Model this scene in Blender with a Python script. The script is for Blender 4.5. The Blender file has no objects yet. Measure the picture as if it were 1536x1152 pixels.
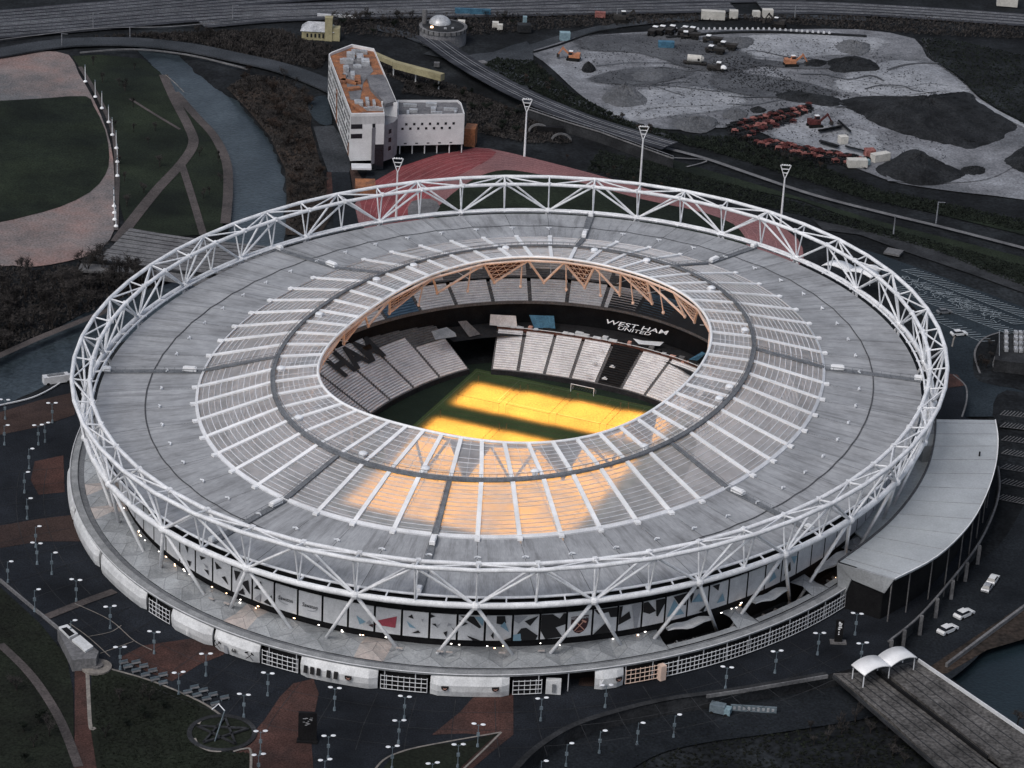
import bpy, math, random
import numpy as np
from mathutils import Vector, Matrix
R_ = math.radians
random.seed(7); rng = np.random.default_rng(7)
scene = bpy.context.scene
# ------------------------------------------------------------------ camera
FPX = 4183.99; PITCH = 0.424092; ROLL = 0.05104
CAM = np.array([-1.472282, -705.790094, 342.694947])
_f = np.array([0, math.cos(PITCH), -math.sin(PITCH)]); _r0 = np.array([1., 0, 0]); _u0 = np.cross(_r0, _f)
_r = math.cos(ROLL)*_r0+math.sin(ROLL)*_u0; _u = -math.sin(ROLL)*_r0+math.cos(ROLL)*_u0
cd = bpy.data.cameras.new('camera'); cam = bpy.data.objects.new('camera', cd)
scene.collection.objects.link(cam); scene.camera = cam
m = Matrix(((_r[0], _u[0], -_f[0], CAM[0]), (_r[1], _u[1], -_f[1], CAM[1]), (_r[2], _u[2], -_f[2], CAM[2]), (0, 0, 0, 1)))
cam.matrix_world = m
cd.sensor_width = 36; cd.lens = FPX/1536*36; cd.clip_start = 5; cd.clip_end = 20000
# ------------------------------------------------------------------ world, sun, exposure
SUN_EL, SUN_AZ = 52, 215          # azimuth clockwise from +y
w = bpy.data.worlds.new('World'); scene.world = w; w.use_nodes = True
nt = w.node_tree; bg = nt.nodes['Background']
sky = nt.nodes.new('ShaderNodeTexSky'); sky.sky_type = 'NISHITA'; sky.sun_disc = False
sky.sun_elevation = R_(SUN_EL); sky.sun_rotation = R_(SUN_AZ); sky.dust_density = 3; sky.air_density = 1.0
hs = nt.nodes.new('ShaderNodeHueSaturation'); hs.inputs['Saturation'].default_value = 0.66
nt.links.new(sky.outputs[0], hs.inputs['Color']); nt.links.new(hs.outputs[0], bg.inputs['Color'])
bg.inputs['Strength'].default_value = 0.085
sl = bpy.data.lights.new('sun', 'SUN'); sl.energy = 0.9; sl.angle = R_(25); sl.color = (1, .97, .94)
sun = bpy.data.objects.new('sun', sl); scene.collection.objects.link(sun)
az, el = R_(SUN_AZ), R_(SUN_EL)
sd = Vector((math.sin(az)*math.cos(el), math.cos(az)*math.cos(el), math.sin(el)))
sun.rotation_euler = sd.to_track_quat('Z', 'Y').to_euler()
scene.view_settings.view_transform = 'Standard'; scene.view_settings.look = 'None'
scene.view_settings.exposure = 0.55; scene.view_settings.gamma = 1
scene.render.engine = 'CYCLES'
scene.cycles.transparent_max_bounces = 16; scene.cycles.max_bounces = 6
# ------------------------------------------------------------------ coordinates
def at(px, py, z=0.):
    d = _f*FPX+_r*(px-768)-_u*(py-576); t = (z-CAM[2])/d[2]; return Vector(CAM+t*d)
YAW = -0.37972; T0 = 0.339931
cy, sy = math.cos(YAW), math.sin(YAW)
def S(x, y, z=0.): return Vector((x*cy-y*sy, x*sy+y*cy, z))       # stadium axes -> world (y is the long axis)
RB = (112.863, 134.448, 26.03); RTO = (115.747, 136.907, 36.72); RTI = (111.12, 132.167, 35.8)
RM = (82.024, 104.076, 28.39); RG = (61.807, 83.932, 33.4); RI = (48.535, 64.451, 35.39)
GB = (-0.059138, .00385, -.00116, 0, 0, 0, 0, 0); GM = (-.046679, .006679, -.00528, .003484, -.000503, 0, 0, 0)
GI = (.012229, -.014197, -.031922, -1.189303, .005352, .008586, .003102, -.187484)
def ringp(r, g, k, rho=1.0, z=None):
    th = -math.pi/2+2*math.pi*k/56+T0+g[5]
    t = th+g[0]*math.sin(2*th)+g[1]*math.sin(4*th)
    s = 1+g[2]*(math.cos(4*t)-1)+g[4]*math.sin(4*t)+g[6]*math.sin(2*t)
    zz = r[2]+g[3]*math.cos(2*t)+g[7]*math.sin(2*t)
    return S(r[0]*math.cos(t)*s*rho, r[1]*math.sin(t)*s*rho, zz if z is None else z)
def PB(k): return ringp(RB, GB, k)
def PTO(k): return ringp(RTO, GB, k)
def PTI(k): return ringp(RTI, GB, k)
def PM(k): return ringp(RM, GM, k)
def PG(k): return ringp(RG, GM, k)
def PI_(k): return ringp(RI, GI, k)
def E(rho, k, z): return ringp(RB, GB, k, rho, z)
def kpx(px, py, z):      # bay number of a point of the plan seen at a pixel
    p = at(px, py, z); return min((( (E(1, k/10, 0).xy.normalized()-p.xy.normalized()).length, k/10) for k in range(560)))[1]
# ------------------------------------------------------------------ mesh builder
class MB:
    def __init__(s): s.v = []; s.f = []; s.uv = []
    def add(s, V, F):
        n = len(s.v); s.v += [tuple(p) for p in V]; s.f += [tuple(i+n for i in f) for f in F]
    def quad(s, a, b, c, d): s.add((a, b, c, d), ((0, 1, 2, 3),))
    def tri(s, a, b, c): s.add((a, b, c), ((0, 1, 2),))
    def box(s, c, sz, rz=0.):
        x, y, z = sz[0]/2, sz[1]/2, sz[2]/2; co, si = math.cos(rz), math.sin(rz); V = []
        for dz in (-z, z):
            for dx, dy in ((-x, -y), (x, -y), (x, y), (-x, y)):
                V.append((c[0]+dx*co-dy*si, c[1]+dx*si+dy*co, c[2]+dz))
        s.add(V, ((3, 2, 1, 0), (4, 5, 6, 7), (0, 1, 5, 4), (1, 2, 6, 5), (2, 3, 7, 6), (3, 0, 4, 7)))
    def hexa(s, b, t):       # four bottom, four top points
        s.add(list(b)+list(t), ((3, 2, 1, 0), (4, 5, 6, 7), (0, 1, 5, 4), (1, 2, 6, 5), (2, 3, 7, 6), (3, 0, 4, 7)))
    def tube(s, p, q, r, n=6, r2=None):
        p, q = Vector(p), Vector(q); d = (q-p)
        if d.length < 1e-6: return
        d.normalize(); a = d.orthogonal().normalized(); b = d.cross(a); r2 = r if r2 is None else r2; V = []
        for P, rr in ((p, r), (q, r2)):
            for i in range(n):
                an = 2*math.pi*i/n; V.append(P+a*math.cos(an)*rr+b*math.sin(an)*rr)
        F = [(i, (i+1) % n, n+(i+1) % n, n+i) for i in range(n)]+[tuple(range(n))[::-1], tuple(range(n, 2*n))]
        s.add(V, F)
    def path(s, P, r, n=8, closed=False):
        P = [Vector(p) for p in P]; N = len(P); base = len(s.v)
        for i, p in enumerate(P):
            a = P[(i-1) % N] if (closed or i) else p; b = P[(i+1) % N] if (closed or i < N-1) else p
            d = (b-a).normalized(); h = d.cross(Vector((0, 0, 1))); h = h.normalized() if h.length > 1e-5 else Vector((1, 0, 0)); u = h.cross(d)
            for j in range(n):
                an = 2*math.pi*j/n; s.v.append(tuple(p+h*math.cos(an)*r+u*math.sin(an)*r))
        for i in range(N if closed else N-1):
            i2 = (i+1) % N
            for j in range(n):
                j2 = (j+1) % n; s.f.append((base+i*n+j, base+i*n+j2, base+i2*n+j2, base+i2*n+j))
        if not closed:
            s.f.append(tuple(base+j for j in range(n))); s.f.append(tuple(base+(N-1)*n+j for j in range(n))[::-1])
    def beam(s, p, q, wd, h, up=(0, 0, 1)):   # rectangular bar, top face centred on p-q
        p, q, up = Vector(p), Vector(q), Vector(up); d = (q-p).normalized(); sd_ = d.cross(up).normalized()*wd/2; u = sd_.cross(d).normalized()*h
        s.hexa((p-sd_-u, p+sd_-u, q+sd_-u, q-sd_-u), (p-sd_, p+sd_, q+sd_, q-sd_))
    def ribbon(s, A, B):
        n = len(s.v); s.v += [tuple(p) for p in A]+[tuple(p) for p in B]; k = len(A)
        s.f += [(n+i, n+i+1, n+k+i+1, n+k+i) for i in range(k-1)]
    def slab(s, A, B, th, up=Vector((0, 0, 1))):   # strip with thickness between polylines A and B
        A = [Vector(a) for a in A]; B = [Vector(b) for b in B]; n = len(s.v); k = len(A)
        s.v += [tuple(p) for p in A]+[tuple(p) for p in B]+[tuple(p-up*th) for p in A]+[tuple(p-up*th) for p in B]
        for i in range(k-1):
            s.f += [(n+i, n+i+1, n+k+i+1, n+k+i), (n+3*k+i, n+3*k+i+1, n+2*k+i+1, n+2*k+i),
                    (n+2*k+i, n+2*k+i+1, n+i+1, n+i), (n+k+i, n+k+i+1, n+3*k+i+1, n+3*k+i)]
        s.f += [(n, n+k, n+3*k, n+2*k), (n+k-1, n+3*k-1, n+4*k-1, n+2*k-1)]
    def prism(s, P, z0, z1, cap=True):
        n = len(P); V = [(p[0], p[1], z0) for p in P]+[(p[0], p[1], z1) for p in P]
        F = [(i, (i+1) % n, n+(i+1) % n, n+i) for i in range(n)]
        if cap: F += [tuple(range(n, 2*n)), tuple(range(n))[::-1]]
        s.add(V, F)
    def dome(s, c, rx, ry, rz, n=12, m=5, full=False):
        V = []; F = []; lo = -m if full else 0
        for j in range(lo, m+1):
            a = j/m*math.pi/2
            for i in range(n):
                t = 2*math.pi*i/n; V.append((c[0]+rx*math.cos(a)*math.cos(t), c[1]+ry*math.cos(a)*math.sin(t), c[2]+rz*math.sin(a)))
        rows = m-lo
        for j in range(rows):
            for i in range(n): F.append((j*n+i, j*n+(i+1) % n, (j+1)*n+(i+1) % n, (j+1)*n+i))
        s.add(V, F)
    def mesh(s, name, mats=None, smooth=False, fix=False):
        me = bpy.data.meshes.new(name); me.from_pydata(s.v, [], s.f)
        if mats is not None:
            for mm in (mats if isinstance(mats, (list, tuple)) else [mats]): me.materials.append(mm)
        if smooth: me.polygons.foreach_set('use_smooth', [True]*len(me.polygons))
        me.update(); return me
COL = scene.collection
def link(name, me, parent=None, loc=None, rz=0):
    o = bpy.data.objects.new(name, me); COL.objects.link(o)
    if parent is not None: o.parent = parent
    if loc is not None: o.location = loc
    if rz: o.rotation_euler.z = rz
    return o
def part(name, mb, mat, parent=None, smooth=False): return link(name, mb.mesh(name, mat, smooth), parent)
def tag(o, label=None, cat=None, group=None, kind=None):
    if label: o['label'] = label
    if cat: o['category'] = cat
    if group: o['group'] = group
    if kind: o['kind'] = kind
    return o
def empty(name, loc=(0, 0, 0), rz=0, label=None, cat=None, group=None):
    o = link(name, None, None, loc, rz); o.empty_display_size = 1; return tag(o, label, cat, group)
def struct(name, mb, mat, smooth=False): return tag(part(name, mb, mat, None, smooth), kind='structure')
KIDS = {}
def freeze(o):          # remember a prototype's children so copies stay quick
    for x in [o]+list(o.children_recursive): KIDS[x.name] = list(x.children)
def copy_thing(o, loc, rz=0., label=None, scale=None):
    c = o.copy(); COL.objects.link(c); c.location = loc; c.rotation_euler = (0, 0, rz)
    if scale is not None: c.scale = (scale,)*3 if not hasattr(scale, '__len__') else scale
    if label: c['label'] = label
    for ch in KIDS[o.name]:
        d = ch.copy(); COL.objects.link(d); d.parent = c
        for g in KIDS[ch.name]:
            e = g.copy(); COL.objects.link(e); e.parent = d
    return c
# ------------------------------------------------------------------ materials
def pmat(name, a, b=None, scale=.1, fine=None, famp=.35, rough=.85, metal=0., bump=0., stretch=None, uv=False, third=None, spec=None, rot=0., stain=.16, sscale=.045):
    mt = bpy.data.materials.new(name); mt.use_nodes = True; n = mt.node_tree.nodes; L = mt.node_tree.links
    bs = n['Principled BSDF']; bs.inputs['Roughness'].default_value = rough; spec = (.12 if rough > .65 else .4) if spec is None else spec; bs.inputs['Metallic'].default_value = metal
    if spec is not None: bs.inputs['Specular IOR Level'].default_value = spec
    b = b or tuple(x*.75 for x in a)
    if uv: src = n.new('ShaderNodeTexCoord').outputs['UV']
    else: src = n.new('ShaderNodeNewGeometry').outputs['Position']
    if rot or stretch:
        mp = n.new('ShaderNodeMapping'); L.new(src, mp.inputs[0])
        if stretch: mp.inputs['Scale'].default_value = stretch
        mp.inputs['Rotation'].default_value = (0, 0, rot)
        if rot:
            mp.vector_type = 'TEXTURE'; mp.inputs['Scale'].default_value = tuple(1/x for x in (stretch or (1, 1, 1)))
        src = mp.outputs[0]
    nz = n.new('ShaderNodeTexNoise'); nz.inputs['Scale'].default_value = scale; nz.inputs['Detail'].default_value = 6; nz.inputs['Roughness'].default_value = .65
    L.new(src, nz.inputs['Vector'])
    rp = n.new('ShaderNodeValToRGB'); rp.color_ramp.elements[0].position = .36; rp.color_ramp.elements[1].position = .64
    rp.color_ramp.elements[0].color = (*b, 1); rp.color_ramp.elements[1].color = (*a, 1)
    if third:
        e_ = rp.color_ramp.elements.new(.5); e_.color = (*third, 1)
    L.new(nz.outputs[0], rp.inputs[0]); out = rp.outputs[0]
    nf = n.new('ShaderNodeTexNoise'); nf.inputs['Scale'].default_value = fine or scale*14; nf.inputs['Detail'].default_value = 3
    L.new(src, nf.inputs['Vector'])
    mr = n.new('ShaderNodeMapRange'); mr.inputs[1].default_value = .3; mr.inputs[2].default_value = .7; mr.inputs[3].default_value = 1-famp; mr.inputs[4].default_value = 1+famp
    L.new(nf.outputs[0], mr.inputs[0])
    mx = n.new('ShaderNodeMix'); mx.data_type = 'RGBA'; mx.blend_type = 'MULTIPLY'; mx.inputs[0].default_value = 1
    L.new(out, mx.inputs[6]); cb = n.new('ShaderNodeCombineColor')
    for i in range(3): L.new(mr.outputs[0], cb.inputs[i])
    L.new(cb.outputs[0], mx.inputs[7]); colo = mx.outputs[2]
    if stain:
        gp = n.new('ShaderNodeNewGeometry'); ns = n.new('ShaderNodeTexNoise'); ns.inputs['Scale'].default_value = sscale; ns.inputs['Detail'].default_value = 9; ns.inputs['Roughness'].default_value = .72
        L.new(gp.outputs['Position'], ns.inputs['Vector']); ms = n.new('ShaderNodeMapRange'); ms.inputs[1].default_value = .35; ms.inputs[2].default_value = .65; ms.inputs[3].default_value = 1-stain; ms.inputs[4].default_value = 1+stain*.7
        L.new(ns.outputs[0], ms.inputs[0]); m3 = n.new('ShaderNodeMix'); m3.data_type = 'RGBA'; m3.blend_type = 'MULTIPLY'; m3.inputs[0].default_value = 1; c3 = n.new('ShaderNodeCombineColor')
        for i in range(3): L.new(ms.outputs[0], c3.inputs[i])
        L.new(colo, m3.inputs[6]); L.new(c3.outputs[0], m3.inputs[7]); colo = m3.outputs[2]
    L.new(colo, bs.inputs['Base Color'])
    if bump:
        bp_ = n.new('ShaderNodeBump'); bp_.inputs['Strength'].default_value = bump; bp_.inputs['Distance'].default_value = .3
        L.new(nf.outputs[0], bp_.inputs['Height']); L.new(bp_.outputs[0], bs.inputs['Normal'])
    mt['bs'] = 1
    return mt
def emat(name, col, s):
    mt = bpy.data.materials.new(name); mt.use_nodes = True; bs = mt.node_tree.nodes['Principled BSDF']
    bs.inputs['Base Color'].default_value = (*col, 1); bs.inputs['Emission Color'].default_value = (*col, 1); bs.inputs['Emission Strength'].default_value = s
    nz = mt.node_tree.nodes.new('ShaderNodeTexNoise'); nz.inputs['Scale'].default_value = 2
    mr = mt.node_tree.nodes.new('ShaderNodeMapRange'); mr.inputs[3].default_value = s*.6; mr.inputs[4].default_value = s*1.4
    mt.node_tree.links.new(nz.outputs[0], mr.inputs[0]); mt.node_tree.links.new(mr.outputs[0], bs.inputs['Emission Strength'])
    return mt
def glassmat(name, col, trans, streak=True):   # milky sheet: part see-through, part white diffuse
    mt = bpy.data.materials.new(name); mt.use_nodes = True; n = mt.node_tree.nodes; L = mt.node_tree.links
    bs = n['Principled BSDF']; bs.inputs['Base Color'].default_value = (*col, 1); bs.inputs['Roughness'].default_value = .35
    tr = n.new('ShaderNodeBsdfTransparent'); tr.inputs[0].default_value = (.95, .95, .96, 1)
    tl = n.new('ShaderNodeBsdfTranslucent'); tl.inputs[0].default_value = (*col, 1)
    m1 = n.new('ShaderNodeMixShader'); m1.inputs[0].default_value = .46; L.new(bs.outputs[0], m1.inputs[1]); L.new(tl.outputs[0], m1.inputs[2])
    m2 = n.new('ShaderNodeMixShader'); L.new(tr.outputs[0], m2.inputs[1]); L.new(m1.outputs[0], m2.inputs[2])
    g = n.new('ShaderNodeNewGeometry'); nz = n.new('ShaderNodeTexNoise'); nz.inputs['Scale'].default_value = .25; nz.inputs['Detail'].default_value = 6
    L.new(g.outputs['Position'], nz.inputs['Vector']); mr = n.new('ShaderNodeMapRange')
    mr.inputs[1].default_value = .3; mr.inputs[2].default_value = .7; mr.inputs[3].default_value = 1-trans-.1; mr.inputs[4].default_value = 1-trans+.1
    L.new(nz.outputs[0], mr.inputs[0]); L.new(mr.outputs[0], m2.inputs[0]); L.new(m2.outputs[0], n['Material Output'].inputs[0]); return mt
WHITE = pmat('white painted steel', (.80, .81, .83), (.60, .61, .63), .3, 3, .10, .6, stain=.08)
WHITE2 = pmat('off white panel', (.62, .63, .65), (.52, .53, .55), .4, 4, .1, .6)
FABRIC = pmat('grey roof membrane', (.33, .34, .355), (.22, .225, .235), 1.0, 10, .13, .7, stretch=(6.0, 1.3, 1), uv=True, third=(.31, .318, .332), stain=.26, sscale=.07)
GLAZE = glassmat('milky polycarbonate', (.77, .785, .81), .41)
RIBW = pmat('white roof rib', (.86, .86, .87), (.74, .75, .76), .3, 4, .05, .5)
PURL = pmat('pale purlin', (.70, .71, .73), (.58, .59, .62), .3, 4, .1, .5)
GUT = pmat('dark grey gutter', (.19, .20, .215), (.12, .128, .14), .6, 5, .3, .8)
SEAM = pmat('dark seam', (.10, .102, .11), (.055, .057, .062), .6, 5, .3, .8)
ORNG = pmat('peach painted steel', (.72, .55, .46), (.60, .44, .36), .4, 4, .1, .6)
LAMPBROWN = pmat('rusty lamp panel', (.11, .050, .038), (.06, .030, .024), .6, 4, .3, .8)
BLACK = pmat('black cladding', (.012, .012, .013), (.007, .007, .008), .3, 3, .3, .7)
DARK = pmat('dark concrete', (.030, .030, .032), (.018, .018, .02), .2, 2, .3, .9)
TREAD = pmat('stand concrete', (.16, .155, .155), (.11, .107, .11), .3, 2, .25, .9)
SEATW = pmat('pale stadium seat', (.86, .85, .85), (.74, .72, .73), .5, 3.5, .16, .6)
SEATG = pmat('greyish seat with painted shade', (.62, .59, .58), (.48, .45, .44), .5, 3.5, .2, .6)  # greyer copy of the pale seat, shade under the roof put into its colour
SEATB = pmat('blue seat', (.16, .26, .36), (.10, .18, .26), .5, 3.5, .2, .6)
SEATK = pmat('black seat', (.018, .018, .02), (.011, .011, .012), .5, 3.5, .2, .6)
CANOPY = pmat('canopy membrane', (.36, .38, .40), (.22, .235, .25), .10, 2.2, .18, .6, third=(.30, .315, .33))
CANOPY_GLOW = pmat('canopy membrane with painted warm glow', (.50, .43, .40), (.34, .32, .31), .2, 2.2, .15, .6)  # warm glow of light from beneath painted into the membrane colour
RIM = pmat('concourse rim', (.30, .31, .32), (.20, .21, .22), .3, 3, .2, .7)
PODW = pmat('white kiosk cladding', (.66, .67, .68), (.50, .51, .52), .3, 3, .12, .55)
PAVE = pmat('dark podium asphalt', (.019, .0225, .029), (.009, .011, .0145), .03, 2.5, .5, .9, stain=.4)
BRICK = pmat('brown brick paving', (.056, .037, .032), (.031, .022, .021), .05, 2.5, .45, .9, stain=.35)
BRICKR = pmat('reddish brick paving', (.078, .040, .034), (.038, .024, .022), .08, 2.5, .45, .9, stain=.35)
STONE = pmat('pale kerb stone', (.24, .22, .20), (.15, .14, .13), .3, 2, .2, .9)
PATHM = pmat('grey brown path', (.092, .080, .078), (.050, .045, .045), .06, 2, .3, .9)
GRASSD = pmat('dark winter grass', (.015, .019, .013), (.009, .010, .008), .05, 1.5, .45, .95)
GRASSP = pmat('dark park grass', (.019, .026, .016), (.009, .0125, .010), .03, 1.5, .5, .95, stain=.35)
SCRUB = pmat('dark scrub ground', (.020, .023, .026), (.006, .007, .008), .035, .9, .5, .95, third=(.011, .0125, .0145), stain=.4)
SCRUB2 = pmat('brown scrub ground', (.045, .034, .028), (.016, .015, .014), .05, .9, .5, .95)
PINK = pmat('pink plaza surfacing', (.25, .165, .15), (.115, .115, .12), .028, 1.4, .34, .9, third=(.185, .155, .15), stain=.25)
TRACK = pmat('red running track', (.24, .062, .068), (.15, .045, .05), .04, 1.6, .25, .9)
TRACK2 = pmat('faded pink running track', (.24, .115, .115), (.17, .095, .10), .04, 1.6, .25, .9)
LINEB = pmat('blue white bay paint', (.30, .34, .37), (.18, .21, .23), 1, 5, .25, .8)
PLINE = pmat('worn pitch line', (.10, .12, .08), (.07, .085, .055), 1, 5, .2, .8)
LINKR = pmat('pale link roof', (.66, .70, .72), (.52, .56, .58), .12, 1.5, .12, .6)
LINEW = pmat('white line paint', (.56, .57, .58), (.30, .30, .30), 1, 5, .2, .8)
LINET = pmat('track lane paint', (.42, .22, .22), (.30, .15, .15), 1, 5, .2, .8)
GRAVEL = pmat('pale crushed gravel', (.225, .235, .255), (.085, .09, .10), .022, 1.2, .34, .95, third=(.165, .17, .185), stain=.35, sscale=.09)
GRAVELB = pmat('bright gravel', (.30, .31, .33), (.20, .21, .23), .03, 1.2, .3, .95, stain=.25, sscale=.09)
GRAVELD = pmat('dark gravel', (.10, .105, .115), (.055, .058, .065), .05, 1.5, .35, .95)
HEAPD = pmat('dark spoil', (.026, .028, .031), (.010, .011, .0125), .1, 1.4, .5, .95, bump=.6)
HEAPG = pmat('grey gravel heap', (.115, .12, .13), (.08, .083, .09), .1, 1.4, .3, .95, bump=.5)
ASPH = pmat('road asphalt', (.050, .055, .063), (.026, .03, .035), .05, 1.6, .35, .9)
ASPHD = pmat('dark asphalt', (.017, .0205, .025), (.008, .010, .013), .05, 1.6, .4, .9)
TEAL = pmat('blue grey asphalt', (.028, .038, .047), (.014, .020, .026), .04, 1.6, .35, .9)
BALL = pmat('rail ballast', (.052, .055, .064), (.022, .024, .030), .05, 1.2, .5, .95, stretch=(.25, 2.5, 1))
RAIL = pmat('worn rail', (.21, .22, .24), (.12, .125, .14), .2, 2, .4, .6)
CONC = pmat('weathered concrete', (.17, .17, .175), (.10, .10, .105), .15, 1.6, .25, .9)
CONCD = pmat('dark weathered concrete', (.040, .042, .046), (.018, .019, .021), .15, 1.6, .3, .9)
DECK = pmat('ribbed bridge deck', (.115, .110, .107), (.058, .056, .055), .15, 1.2, .45, .9, stain=.35)
BARK = pmat('bare bark', (.035, .029, .026), (.018, .016, .015), .5, 4, .3, .95)
TWIG = pmat('bare twigs', (.060, .054, .052), (.022, .021, .021), .3, 3, .4, .95)
TWIGB = pmat('brown twigs', (.060, .044, .037), (.028, .023, .021), .3, 3, .4, .95)
TWIGG = pmat('dark evergreen leaves', (.020, .026, .020), (.010, .013, .011), .3, 3, .4, .95)
BLDW = pmat('white ribbed cladding', (.68, .68, .69), (.58, .58, .59), .1, 2.5, .07, .6)
BLDG = pmat('grey mesh cladding', (.24, .24, .26), (.19, .19, .205), .3, 3, .15, .6)
RUST = pmat('orange rust steel', (.34, .145, .07), (.16, .085, .06), .25, 1.5, .3, .8)
ROOFG = pmat('grey roof felt', (.19, .19, .20), (.11, .11, .12), .15, 1.5, .25, .9)
GLASSD = pmat('dark window glass', (.02, .024, .03), (.012, .014, .018), .3, 2, .3, .15)
METAL = pmat('galvanised plant', (.50, .51, .53), (.30, .31, .33), .4, 2, .25, .4, metal=.2)
YEL = pmat('faded yellow cladding', (.36, .325, .20), (.25, .225, .14), .15, 2, .15, .8)
ANNEX = pmat('pale grey annex roof', (.40, .425, .44), (.35, .37, .39), .03, 2.2, .1, .6)
ANNEXS = pmat('annex side cladding', (.33, .345, .36), (.25, .26, .27), .15, 2, .12, .7)
CARW = pmat('white car paint', (.72, .73, .74), (.62, .63, .64), .5, 4, .05, .25)
TYRE = pmat('tyre rubber', (.018, .018, .018), (.012, .012, .012), 2, 6, .2, .9)
MACHO = pmat('faded orange machine paint', (.48, .20, .10), (.32, .14, .08), .5, 3, .2, .6)
MACHD = pmat('muddy dumper body', (.05, .047, .045), (.028, .026, .026), .5, 3, .3, .8)
MACHR = pmat('dull red steel', (.13, .040, .038), (.05, .022, .022), .5, 2.5, .35, .8)
MACHP = pmat('pink faded red steel', (.38, .17, .15), (.16, .06, .055), .5, 2.5, .3, .8)
BLUEC = pmat('blue skip paint', (.07, .17, .25), (.045, .11, .17), .5, 2.5, .25, .7)
TEALC = pmat('pale blue container', (.24, .34, .38), (.17, .25, .29), .5, 2.5, .2, .7)
CREAM = pmat('cream container', (.58, .56, .52), (.46, .45, .42), .5, 2.5, .12, .7)
LAMPH = pmat('pale lamp head', (.80, .82, .85), (.68, .70, .73), 1, 5, .05, .4)
LPOST = pmat('blue grey lamp post', (.16, .20, .23), (.10, .13, .15), 1, 5, .1, .5)
CLARET = pmat('claret print', (.045, .018, .022), (.035, .014, .018), .5, 4, .1, .6)
INKB = pmat('black print', (.012, .011, .013), (.009, .009, .010), .5, 4, .1, .6)
INKBL = pmat('light blue print', (.24, .38, .47), (.19, .32, .41), .5, 4, .1, .6)
INKG = pmat('grey print', (.34, .35, .38), (.29, .30, .32), .5, 4, .1, .6)
INKR = pmat('red print', (.36, .06, .09), (.28, .05, .07), .5, 4, .15, .6)
SALMON = pmat('salmon print', (.60, .33, .26), (.52, .28, .22), .5, 4, .1, .6)
WARM = emat('warm concourse lamp', (1.0, .62, .36), 5)
WHITEL = emat('cool white lamp', (1.0, .93, .85), 4)
ORL = emat('grow lamp', (1.0, .55, .16), 3)
TURF = pmat('pitch turf', (.050, .074, .030), (.034, .052, .022), .06, 2.0, .25, .95)
TURFD = pmat('dark surround turf', (.016, .026, .018), (.010, .016, .012), .1, 2, .3, .95)
# water
WATER = pmat('river water', (.036, .048, .057), (.021, .030, .037), .06, .9, .4, .3, bump=.5, spec=.25, stain=.3)
WATERD = pmat('dark river water', (.012, .021, .027), (.008, .014, .018), .04, 1.2, .25, .35, bump=.25, spec=.2)
# ------------------------------------------------------------------ spline helper
def smooth(P, n=6, closed=False):
    P = [np.array(p, float) for p in P]; N = len(P); out = []
    for i in range(N if closed else N-1):
        p0 = P[(i-1) % N] if (closed or i) else P[0]; p1 = P[i]; p2 = P[(i+1) % N]; p3 = P[(i+2) % N] if (closed or i < N-2) else P[-1]
        for j in range(n):
            t = j/n; out.append(.5*((2*p1)+(-p0+p2)*t+(2*p0-5*p1+4*p2-p3)*t*t+(-p0+3*p1-3*p2+p3)*t**3))
    if not closed: out.append(P[-1])
    return out
ZC = [0]
def sheet(name, px, z, mat, sm=0, kind='structure', closed=True, label=None, cat=None, th=0.):
    P = smooth(px, sm, True) if sm else px; ZC[0] += 1; z += (ZC[0] % 23)*.0043
    pts = [at(p[0], p[1], z) for p in P]
    a = sum(pts[i].x*pts[(i+1) % len(pts)].y-pts[(i+1) % len(pts)].x*pts[i].y for i in range(len(pts)))
    if a < 0: pts = pts[::-1]
    mb = MB()
    if th: mb.prism([(p.x, p.y) for p in pts], z-th, z)
    else: mb.add(pts, (tuple(range(len(pts))),))
    o = part(name, mb, mat)
    tag(o, label, cat, None, kind if not cat else None); return o
def band(name, px, wd, z, mat, sm=5, th=0., kind='structure', world=False):
    ZC[0] += 1; z += (ZC[0] % 23)*.0043
    P = smooth(px, sm) if sm else px; C = [Vector(p) if world else at(p[0], p[1], z) for p in P]; A = []; B = []
    for i, c in enumerate(C):
        d = (C[min(i+1, len(C)-1)]-C[max(i-1, 0)]).normalized(); s_ = Vector((-d.y, d.x, 0))
        ww = wd if not hasattr(wd, '__len__') else wd[0]+(wd[1]-wd[0])*i/(len(C)-1)
        A.append(c+s_*ww/2); B.append(c-s_*ww/2)
    mb = MB()
    if th: mb.slab(B, A, th)
    else: mb.ribbon(B, A)
    o = part(name, mb, mat)
    if kind: o['kind'] = kind
    return o
def inpoly(x, y, P):
    r = np.zeros_like(x, bool); n = len(P); j = n-1
    for i in range(n):
        xi, yi = P[i][0], P[i][1]; xj, yj = P[j][0], P[j][1]
        c = ((yi > y) != (yj > y)) & (x < (xj-xi)*(y-yi)/(yj-yi+1e-12)+xi); r ^= c; j = i
    return r

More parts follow.
